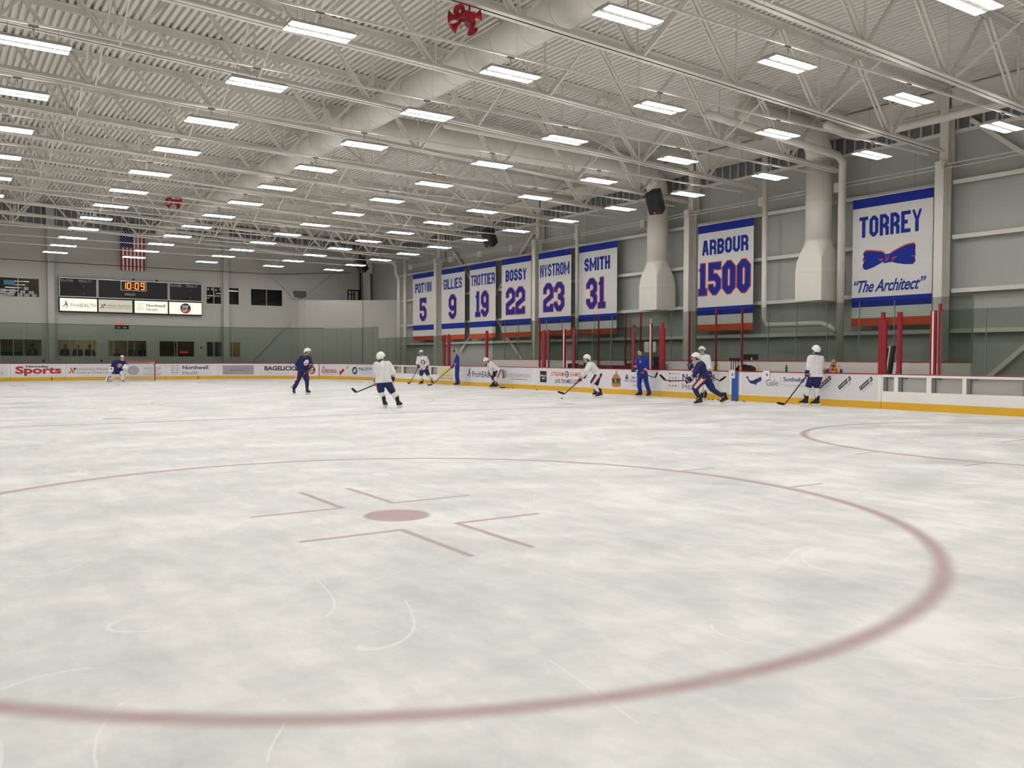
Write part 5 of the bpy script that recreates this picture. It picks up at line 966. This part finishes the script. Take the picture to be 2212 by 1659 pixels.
def person(key, xy, face, chest, toes, kit, label, slabel, helmet=True):
    D = dict(PEOPLE[key]); X, Y = xy; ph = math.atan2(X-CAM[0], Y-CAM[1]); rv = Vector((math.cos(ph), -math.sin(ph), 0)); fv = Vector((math.sin(ph), math.cos(ph), 0)); B = Vector((X*FT, Y*FT, 0))
    Wd = lambda p: B+rv*p[0]+fv*p[1]+Vector((0,0,p[2])); Wv = lambda p: (rv*p[0]+fv*p[1]+Vector((0,0,p[2] if len(p) > 2 else 0))).normalized()
    J = {k: Wd(v) for k, v in D.items() if k != 'stick'}; S = [Wd(p) for p in D['stick']] if 'stick' in D else None
    goalie = kit == 'goalie'; coach = kit == 'coach'
    t = thing('person', label, 'person', tuple(B), 'people on the ice', k=1); UP = Vector((0,0,1))
    fw = Wv(face); hu = ORTH(UP*.9+(J['head']-J['neck']).normalized()*.35, fw); n = Wv(chest)
    for s in 'lr':                                # hands close on the stick
        h = J['ha_'+s]
        if S and s in kitgrip.get(key, 'lr'):
            d = (S[1]-S[0]); q = max(.02, min(.8, (h-S[0]).dot(d)/d.length_squared)); tgt = S[0]+d*q; fd = (h-J['el_'+s]).normalized(); J['ha_'+s] = tgt-fd*.055
    pel = (J['hip_l']+J['hip_r'])/2; chestc = (J['sh_l']+J['sh_r'])/2; spine = (chestc-pel).normalized(); lat = (J['sh_l']-J['sh_r']).normalized()
    ax = (S[1]-S[0]).normalized() if S else lat
    # body: one continuous skin
    mb = MB(1); P = head_parts(mb, J['head'], fw, hu)
    mb.cap(J['neck']-spine*.05, .062, J['head']-fw*.02-hu*.05, .055)
    mb.cap(J['sh_l'], .065, J['sh_r'], .065); mb.cap(chestc-spine*.1, .098, pel+spine*.05, .095); [mb.cap(chestc-spine*.1+lat*q, .085, pel+spine*.05+lat*q*.8, .085) for q in (-.07, .07)]; mb.cap(J['hip_l'], .10, J['hip_r'], .10)
    for s in 'lr':
        e, h = J['el_'+s], J['ha_'+s]; fd = (h-e).normalized(); mb.cap(J['sh_'+s], .058, e, .042); mb.cap(e, .043, h-fd*.05, .03); hand(mb, h, fd, ax, 1.0, 1 if s == 'l' else -1)
        k, a = J['kn_'+s], J['an_'+s]; mb.cap(J['hip_'+s], .088, k, .06); mb.cap(k, .058, a, .04); mb.cap(a-UP*.02, .04, a-UP*.04+Wv(toes[s])*.13, .028)
    vpart('body', mb, SKIN, t, .012, 2)
    m = MB(1)
    for s in (-1,1): m.sphere(P(s*.034,.088,.022), .012, 8, 6)
    m.build('eyes', INKW, t, smooth=True); m = MB(1)
    for s in (-1,1): m.sphere(P(s*.034,.096,.022), .007, 6, 5)
    m.build('pupils', BRWN, t, smooth=True)
    m = MB(1); m.tube([P(-.026,.097,-.064), P(0,.101,-.062), P(.026,.097,-.064)], .005, 6); m.build('mouth', mat('lips', (.33, .13, .10, 1), .5), t)
    # hair
    m = MB(1)
    if key == 'bare_coach': m.sphere(P(0,-.02,.055), .102, 14, 9, (.82,.98,.86), (P(1,0,0)-P(0,0,0), fw, hu)); m.sphere(P(0,-.055,-.0), .085, 12, 8, (.92,.75,.95), (P(1,0,0)-P(0,0,0), fw, hu)); vpart('hair', m, HAIR, t, .011, 2)
    elif key == 'cap_coach': m.sphere(P(0,-.04,.0), .09, 12, 8, (.88,.8,.95), (P(1,0,0)-P(0,0,0), fw, hu)); vpart('hair', m, mat('grey_hair', (.35, .34, .33, 1), .7), t, .011, 2)
    else: m.sphere(P(0,-.05,-.03), .085, 12, 8, (.90,.72,1.05), (P(1,0,0)-P(0,0,0), fw, hu)); m.cap(P(-.05,-.06,-.06), .03, P(.05,-.06,-.06), .03); vpart('hair', m, HAIR, t, .011, 2)
    if key in ('white_crest', 'navy_defender'): m = MB(1); m.cap(P(-.05,.045,-.075), .028, P(.05,.045,-.075), .028); m.cap(P(0,.075,-.1), .032, P(0,.07,-.09), .032); vpart('beard', m, mat('brown_hair', (.06, .035, .025, 1), .7), t, .009, 1)
    # headgear
    rt = P(1,0,0)-P(0,0,0)
    if goalie:
        m = MB(1); m.sphere(P(0,0,.01), .135, 18, 14, (.86,1.0,1.08), (rt, fw, hu)); m.cap(P(0,.07,-.1), .06, P(0,.05,-.06), .07); h = vpart('goalie_mask', m, [MASKO, INKW], t, .012, 2, pick=lambda c, n_: 1 if (c-P(0,0,0)).dot(hu) > .075 or (c-P(0,0,0)).dot(fw) < -.03 or (c-P(0,0,0)).dot(hu) < -.085 else 0)
        m = MB(1); [m.tube([P(x,.118,.05), P(x,.15,-.01), P(x,.13,-.07)], .005, 5) for x in (-.045,-.015,.015,.045)]; m.build('cage', ALU, h)
    elif helmet:
        V = []; F = []; nu, nv = 20, 10; c0 = P(0,-.012,.02)
        for j in range(nv+1):
            for i in range(nu):
                a = 2*PI*i/nu; zmin = -.32+.62*max(0, math.sin(a))**.8-.34*max(0, -math.sin(a)); te = math.acos(max(-1, min(1, zmin))); th = te*j/nv
                rr = 1+.03*math.sin(th*5)*math.sin(2*a)**2
                V.append(c0+rt*(.108*rr*math.sin(th)*math.cos(a))+fw*(.135*rr*math.sin(th)*math.sin(a))+hu*(.128*math.cos(th)))
        for j in range(nv):
            for i in range(nu): F.append((j*nu+i, (j+1)*nu+i, (j+1)*nu+(i+1)%nu, j*nu+(i+1)%nu))
        m = MB(1); m.add(V, F); h = m.build('helmet', HELW, t, smooth=True); md = h.modifiers.new('solid', 'SOLIDIFY'); md.thickness = .014; md.offset = 1
        m = MB(1); [m.obox(P(s*.118,-.01,-.015), rt*.006, fw*.02, hu*.028) for s in (-1,1)]; m.obox(P(0,-.14,.03), rt*.03, fw*.006, hu*.012); [m.sphere(P(s*.06,.06,.125), .011, 6, 5) for s in (-1,1)]; m.build('vent', BLK, h)
        m = MB(1); m.tube([P(-.095,.02,-.03), P(-.07,.05,-.1), P(0,.07,-.135), P(.07,.05,-.1), P(.095,.02,-.03)], .006, 6); m.build('chin_strap', INKW, h)
        m = MB(1); Q = [P(.115*math.sin(a), .02+.135*math.cos(a), z) for z in (.055, -.015) for a in [-1.15+2.3*i/10 for i in range(11)]]; m.add(Q, [(i, i+1, 12+i, 11+i) for i in range(10)]); m.build('visor', CLEAR, h)
    elif key == 'cap_coach':
        m = MB(1); m.sphere(P(0,-.015,.055), .108, 14, 9, (.84,1.0,.78), (rt, fw, hu)); m.cap(P(0,.06,.045), .03, P(0,.08,.04), .03); m.obox(P(0,.135,.035), rt*.062, fw*.055, hu*.008); vpart('cap', m, [PN, mat('pale_cap', (.55, .54, .52, 1), .8)], t, .01, 2, pick=lambda c, n_: 1 if (c-P(0,0,0)).dot(fw) < -.01 else 0)
    # upper garment
    G = {'white': JW, 'navy': JN, 'coach': CBL, 'goalie': JN}[kit]; bulk = 1.0 if not coach else .80
    mb = MB(1); b = bulk; mb.cap(J['sh_l']-lat*.02, .092*b, J['sh_r']+lat*.02, .092*b); mb.cap(chestc+spine*.02, .10*b, J['neck']-spine*.03, .075)
    for s, k in (('l', 1), ('r', -1)):
        a, q = J['sh_'+s]-lat*k*.05-spine*.04, pel+lat*k*(.095 if not coach else .07)+spine*.10; mb.cap(a, .125*b, q, .135*b if not coach else .115)
        if not coach: mb.cap(q, .13, J['hip_'+s]-spine*.03+lat*k*.01, .152)
        e, h = J['el_'+s], J['ha_'+s]; fd = (h-e).normalized(); mb.cap(J['sh_'+s], .09*b, e, .078*b); mb.cap(e, .08*b, h-fd*.13, .064*b)
    mb.cap(chestc-spine*.08, .145*b, pel+spine*.15, .15*b)
    if coach: mb.cap(J['hip_l']+spine*.06, .115, J['hip_r']+spine*.06, .115)
    else: mb.cap(J['hip_l']-spine*.03, .152, J['hip_r']-spine*.03, .152)
    jr = vpart('jacket' if coach else 'jersey', mb, G, t, .015, 3, .019)
    hem = pel-spine*(.035 if not coach else .03); Om = Vector(LOC[t.name])          # a straight hem
    for v in jr.data.vertices:
        c = v.co+Om; dd = (c-hem).dot(spine)
        if dd < 0:
            r = c-hem; r = r-spine*r.dot(spine); near = False
            for s in 'lr':
                e, h = J['el_'+s], J['ha_'+s]; q = max(0, min(1, (c-e).dot(h-e)/(h-e).length_squared))
                if (c-e.lerp(h, q)).length < .115 and (c-pel).length > .2: near = True
            if not near and r.length < .36: v.co = v.co-spine*dd
    bv = BVHTree.FromPolygons([Vector(v.co) for v in jr.data.vertices], [tuple(p.vertices) for p in jr.data.polygons]); O = Vector(LOC[t.name])
    if key in crests:
        cr, dz = crests[key]; cc = chestc*.6+pel*.4+spine*dz; uu = n.cross(UP).normalized()*-1; vv = spine
        if uu.dot(rv) < 0 and abs(uu.dot(rv)) > .3: uu = -uu
        def fnl(L):
            def f(u, v):
                p = cc+uu*u+vv*v+n*.5-O; hit = bv.ray_cast(p, -n)[0]
                return ((hit if hit else p-n*.34)+O+n*(.006+.004*L))
            return f
        m = MB(1); crest(m, fnl, 0, 0, cr); m.build('chest_badge', [INKW, INKN if kit != 'navy' else INKW, INKO], jr)
    if not coach and kit != 'goalie':
        m = MB(1); m.tube([J['neck']-spine*.0+rt*.0+Vector((.085*math.cos(a)*1, .085*math.sin(a), 0)) for a in [2*PI*i/12 for i in range(13)]], .014, 6, cap=False); m.build('collar', PN if kit == 'white' else PINK, jr)
    # legs
    out = lambda s: (1 if s == 'l' else -1)
    def stripe(s, a, bq, w0):
        axs = (bq-a).normalized(); o = ORTH((J['hip_l']-J['hip_r'])*out(s), axs)
        def f(c, nn):
            r = c-a; r = r-axs*r.dot(axs)
            if r.length < 1e-4: return 0
            ca = r.normalized().dot(o); return 2 if ca > 1-w0*.25 else (1 if ca > 1-w0 else 0)
        return f
    if coach:
        mb = MB(1); mb.cap(J['hip_l'], .115, J['hip_r'], .115)
        for s in 'lr': mb.cap(J['hip_'+s], .115, J['kn_'+s], .086); mb.cap(J['kn_'+s], .088, J['an_'+s]+UP*.03, .078)
        vpart('trousers', mb, CBL, t, .014, 3, .012)
    else:
        mb = MB(1); mb.cap(J['hip_l'], .125, J['hip_r'], .125); mb.cap(pel, .12, pel+spine*.05, .10); ends = {}
        for s in 'lr': ends[s] = J['hip_'+s].lerp(J['kn_'+s], .86); mb.cap(J['hip_'+s], .14, ends[s], .112)
        fs = {s: stripe(s, J['hip_'+s], ends[s], .16) for s in 'lr'}
        def pk(c, nn): s = 'l' if (c-J['hip_l'].lerp(ends['l'], .5)).length < (c-J['hip_r'].lerp(ends['r'], .5)).length else 'r'; return fs[s](c, nn) if (c-J['hip_'+s]).dot((ends[s]-J['hip_'+s])) > -.0 else 0
        vpart('hockey_pants', mb, [PN, OR, PINK], t, .014, 3, .006, pick=pk)
        for s in 'lr':
            mb = MB(1); k, a = J['kn_'+s], J['an_'+s]; tu = Wv(toes[s])
            if goalie:
                w_ = ORTH(lat*out(s), (a-k).normalized()); f_ = (a-k).normalized().cross(w_); f_ = f_ if f_.dot(n) > 0 else -f_
                for q in (-.08, 0, .08): mb.cap(k+w_*q+f_*.06-(a-k).normalized()*.16, .055, k+w_*q+f_*.06, .07); mb.cap(k+w_*q+f_*.06, .07, a+w_*q+f_*.07-UP*.03, .055)
                dn = (a-k).normalized(); vpart('leg_pad', mb, [PADW, mat('brown_trim', (.14, .06, .05, 1), .6)], t, .016, 2, pick=lambda c, nn, k=k, dn=dn, w_=w_: 1 if abs((c-k).dot(w_)) > .10 and int(((c-k).dot(dn)+1)*12) % 3 == 0 else 0)
            else:
                mb.cap(k, .086, k.lerp(a, .35), .078); mb.cap(k.lerp(a, .35), .078, a+(k-a).normalized()*.13, .058); vpart('sock', mb, JW if kit == 'white' else PN, t, .013, 3, .006)
    for s in 'lr': skate(t, J['an_'+s], Wv(toes[s]), J['kn_'+s])
    # gloves
    for s in 'lr':
        e, h = J['el_'+s], J['ha_'+s]; fd = (h-e).normalized(); mb = MB(1)
        if goalie and s == 'l':
            o = n; mb.sphere(h+fd*.08, .17, 16, 10, (1, .55, 1.15), (lat, n, spine)); mb.cap(h-fd*.12, .09, h+fd*.0, .11); [mb.cap(h+fd*.12+lat*q, .04, h+fd*.26+lat*q*1.4, .03) for q in (-.1, -.05, 0, .05, .1)]; vpart('catching_glove', mb, PADW, t, .015, 2); continue
        if goalie: mb.obox(h-fd*.02+n*.06, lat*.10, n*.025, fd*.18); vpart('blocker', mb, PADW, t, .013, 2); mb = MB(1)
        hand(mb, h, fd, ax, 1.5, 1 if s == 'l' else -1); mb.cap(h-fd*.15, .072, h-fd*.06, .056); mb.sphere(h-fd*.01, .058)
        vpart('glove', mb, [PN, OR, PINK], t, .010, 2, pick=lambda c, nn, h=h, fd=fd: 1 if -.20 < (c-h).dot(fd) < -.125 else (2 if -.125 < (c-h).dot(fd) < -.105 else (1 if .045 < (c-h).dot(fd) < .07 else 0)))
    if S: stick_obj(S, slabel, goalie)
    return t
kitgrip = {'white_skater': 'l', 'navy_racer': 'l', 'white_back': 'l', 'goalie': 'r', 'white_crest': 'r', 'white_waiting': 'l'}
crests = {'navy_defender': (.12, .02), 'white_crest': (.14, 0), 'bare_coach': (.045, .14), 'goalie': (.13, .02)}
PEOPLE['white_back'].update(an_l=(-.11, -.03, .165), an_r=(.22, .03, .16))
TT = lambda l, r: {'l': l, 'r': r}
person('navy_defender', (27.4, 83.3), (.8, -.5, -.1), (.55, -.83), TT((.6, -.8), (.25, -.95)), 'navy', 'hockey player in navy jersey and white helmet standing alone left of centre, looking right', 'dark hockey stick held by the navy player left of centre')
person('white_skater', (24.5, 50.3), (.55, .83, 0), (.35, .93), TT((.35, .93), (.55, .83)), 'white', 'hockey player in plain white jersey seen from behind, leaning right, largest figure', 'black hockey stick reaching left from the largest white player')
person('white_crest', (60.6, 111.0), (.05, -1, 0), (.05, -1), TT((.3, -.95), (-.85, -.5)), 'white', 'hockey player in white jersey with round chest badge facing the camera', 'dark hockey stick slanting left from the white player facing the camera')
person('cap_coach', (62.5, 103.5), (-1, -.1, -.05), (-1, -.12), TT((-.95, -.2), (-.95, -.1)), 'coach', 'coach in royal blue tracksuit and cap facing left by the boards', 'long dark stick held out left by the coach in the cap', helmet=False)
person('bent_white', (62.3, 91.8), (-.55, -.5, -.6), (-.6, -.35, -.6), TT((-.9, -.35), (-.9, -.3)), 'white', 'hockey player in white bent forward with hands on his stick', 'dark stick leaned on by the bent-over white player')
person('white_carrier', (55.6, 57.2), (-1, -.05, -.15), (-.75, -.05, -.6), TT((-.95, -.15), (-.95, 0)), 'white', 'hockey player in white skating left with the puck', 'black stick of the white player skating left with the puck')
person('bare_coach', (62.8, 57.4), (-.9, -.4, 0), (-.6, -.8), TT((-.55, -.83), (-.9, -.3)), 'coach', 'dark-haired bareheaded coach in royal blue tracksuit facing left', 'dark stick held across the body by the bareheaded coach', helmet=False)
person('navy_racer', (53.3, 38.9), (-1, -.05, -.15), (-.75, -.1, -.6), TT((-.95, -.1), (-.6, 0, -.6)), 'navy', 'hockey player in navy striding left at full speed', 'dark stick held out left by the striding navy player')
person('white_waiting', (62.6, 46.9), (-.45, -.88, 0), (-.5, -.85), TT((-.2, -.95), (-.4, -.9)), 'white', 'hockey player in white waiting at the boards behind the striding navy player', 'dark stick pointing right from the white player waiting at the boards')
person('white_back', (62.4, 32.3), (-.65, .75, 0), (-.45, .9), TT((-.95, .1), (-.95, .15)), 'white', 'hockey player in white at the right, standing with his back turned', 'dark stick slanting left from the white player at the right')
person('goalie', (17.3, 154.5), (.25, -.95, -.2), (.3, -.95), TT((.3, -.9), (-.6, -.7)), 'goalie', 'goalie in navy with orange mask and white pads kneeling by the net', 'white goalie stick lying on the ice beside the goalie')
# seated man on the bench and onlookers behind the windows
def onlooker(x, y, z, label, cloth, hair, facing, cat_group, seat=True, k=1.0, skin=SKIN):
    B = Vector((x*FT, y*FT, z*FT)); t = thing('person', label, 'person', tuple(B), cat_group, k=1); fw = Vector(facing).normalized(); up = Vector((0,0,1)); lt = up.cross(fw)
    H = B+up*.80*k+fw*.03; mb = MB(1); P = head_parts(mb, H, fw, up, k); Q = lambda a, b, c: B+lt*a*k+fw*b*k+up*c*k
    mb.cap(Q(0,0,.62), .055*k, Q(0,.01,.74), .052*k); mb.cap(Q(-.17,0,.56), .06*k, Q(.17,0,.56), .06*k); mb.cap(Q(0,0,.45), .14*k, Q(0,0,.10), .13*k)
    kn = []
    for s in (-1, 1):
        mb.cap(Q(s*.19,0,.56), .05*k, Q(s*.25,.06,.28), .042*k); mb.cap(Q(s*.25,.06,.28), .04*k, Q(s*.15,.30,.20), .032*k); hand(mb, Q(s*.15,.34,.19), fw, lt, k, s)
        mb.cap(Q(s*.09,.02,.08), .085*k, Q(s*.11,.42,.08), .06*k); mb.cap(Q(s*.11,.42,.08), .06*k, Q(s*.11,.42,-.36), .042*k); mb.cap(Q(s*.11,.42,-.40), .04*k, Q(s*.11,.55,-.42), .032*k)
    vpart('body', mb, skin, t, .014, 2)
    m = MB(1); [m.sphere(P(s*.034,.088,.022), .011*k, 6, 5) for s in (-1, 1)]; m.build('eyes', BRWN, t, smooth=True)
    if hair:
        m = MB(1); rt = P(1,0,0)-P(0,0,0); m.sphere(P(0,-.025,.05), .104*k, 12, 8, (.84,.98,.88), (rt, fw, up)); m.sphere(P(0,-.06,-.02), .085*k, 12, 8, (.95,.75,1.15 if hair != 'long' else 1.9), (rt, fw, up)); vpart('hair', m, HAIR, t, .013, 2)
    else: m = MB(1); m.cap(P(-.05,.045,-.075), .03*k, P(.05,.045,-.075), .03*k); m.cap(P(0,.075,-.1), .034*k, P(0,.07,-.09), .034*k); vpart('beard', m, mat('brown_hair', (.06, .035, .025, 1), .7), t, .01, 1)
    mb = MB(1); mb.cap(Q(-.17,0,.55), .08*k, Q(.17,0,.55), .08*k); [mb.cap(Q(s*.10,0,.48), .125*k, Q(s*.08,0,.10), .125*k) for s in (-1, 1)]
    for s in (-1, 1): mb.cap(Q(s*.20,0,.55), .07*k, Q(s*.26,.06,.28), .06*k); mb.cap(Q(s*.26,.06,.28), .06*k, Q(s*.16,.28,.20), .045*k)
    vpart('jacket', mb, cloth, t, .016, 3, .012)
    mb = MB(1); mb.cap(Q(-.09,.02,.08), .105*k, Q(.09,.02,.08), .105*k)
    for s in (-1, 1): mb.cap(Q(s*.09,.02,.08), .10*k, Q(s*.11,.42,.08), .078*k); mb.cap(Q(s*.11,.42,.08), .078*k, Q(s*.11,.42,-.34), .06*k)
    vpart('trousers', mb, SIL, t, .016, 3, .01); return t
onlooker(68.9, 34.2, 1.75, 'bald bearded man in blue jacket seated on the bench behind the boards', CBL, None, (-.9, -.35, 0), 'people on the benches')
for i, (x, hr, lb) in enumerate(((5.3, 'short', 'in the leftmost ground floor window'), (11.2, 'long', 'leftmost of three in the second ground floor window'), (13.5, 'short', 'middle of three in the second ground floor window'), (15.8, 'short', 'right one in the second ground floor window'), (21.0, 'short', 'leftmost, slumped low, in the window behind the net'), (23.8, 'long', 'middle one in the window behind the net'), (26.0, 'short', 'right one in the window behind the net'))):
    zz = 4.25 if i != 4 else 3.4
    onlooker(x*1.0, 175.6, zz, 'dark silhouetted onlooker seated '+lb, SIL, hr, (.1*(i-3), -1, 0), 'onlookers behind the end windows', skin=mat('shaded_skin', (.22, .13, .09, 1), .6))  # skin and clothes coloured dark to stand in for the silhouette shade
    t = thing('bar_stool', 'dark stool under the onlooker '+lb, 'stool', (x, 175.6, .5), 'stools behind the end windows'); m = MB(); m.tube([(x, 175.6, zz-.32), (x, 175.6, zz-.12)], .55, 14); m.build('seat', BLK, t); m = MB(); m.tube([(x, 175.6, .5), (x, 175.6, zz-.32)], .08, 8); m.tube([(x, 175.6, .5), (x, 175.6, .6)], .5, 14); m.build('pedestal', STEEL, t)
t = thing('sofa', 'dark low sofa in the leftmost ground floor window', 'sofa', (1.6, 176, .5)); m = MB(); m.box(-.4, 3.4, 175.2, 177.2, .5, 3.2); m.build('seat', DGRY, t); m = MB(); m.box(-.4, 3.4, 175.0, 175.4, 3.2, 5.75); m.build('backrest', DGRY, t); m = MB(); m.box(-.7, -.4, 175.0, 177.2, .5, 4.3); m.box(3.4, 3.7, 175.0, 177.2, .5, 4.3); m.build('armrest', DGRY, t)
t = thing('display_stand', 'stand with a red sign strip in the fourth ground floor window', 'stand', (34.6, 176, .5)); m = MB(); m.box(33.4, 36.2, 175.6, 176.6, .5, 6.1); m.build('body', SIL, t); m = MB(); m.box(33.7, 35.6, 175.5, 175.6, 5.6, 6.05); m.build('sign_strip', REDL, t); m = MB(); m.box(33.7, 35.6, 175.5, 175.6, 4.7, 5.4); m.build('blue_panel', INKN, t)
t = thing('lobby_door', 'blue double door inside the lobby window', 'door', (40.8, 179.6, .5)); m = MB(); m.box(38.8, 41.0, 179.5, 179.8, .5, 8.6); m.build('door_leaf', mat('blue_door', (.05, .08, .2, 1), .5), t); m = MB(); m.box(41.05, 43.2, 179.5, 179.8, .5, 8.6); m.build('door_leaf', MATS['blue_door'], t); m = MB(); m.box(41.6, 42.2, 179.3, 179.5, 7.9, 8.3); m.build('exit_light', REDL, t)
for x, z, lb in ((37.6, 6.6, 'right of the fourth ground floor window'), (17.5, 3.7, 'below the second ground floor window'), (6.9, 3.7, 'by the left column')):
    m = MB(); m.box(x-.15, x+.15, YE-.12, YE, z, z+.4); o = m.build('wall_socket', BLK); tag(o, 'small dark box on the end wall '+lb, 'box')
m = MB(); m.box(58.6, 61.4, 171.9, 172.4, 18.8, 20.2); o = m.build('wall_hatch', mat('brown_panel', (.12, .11, .09, 1), .6)); tag(o, 'brown framed hatch on the end wall above the curved enclosure', 'hatch')
t = thing('steel_rack', 'dark steel frame standing in the corner above the curved enclosure', 'rack', (71.5, 168, 18))
for x in (70.3, 71.2, 71.9, 73.0): m = MB(); m.box(x-.12, x+.12, 168, 168.25, 17.9, 20.8); m.build('leg', BLK, t)
m = MB(); m.box(70.2, 73.1, 167.95, 168.3, 20.5, 20.8); m.box(70.2, 72, 167.95, 168.3, 19.6, 19.8); m.build('beam', BLK, t)
m = MB(); m.add([(58, 172.4, 17.9), (61.9, 168.4, 17.9), (71.1, 162.2, 17.9), (77.9, 156.2, 17.9), (77.9, 172.4, 17.9)], [(0, 1, 2, 3, 4)]); m.build('floor_mezzanine', CONC, kind='structure')
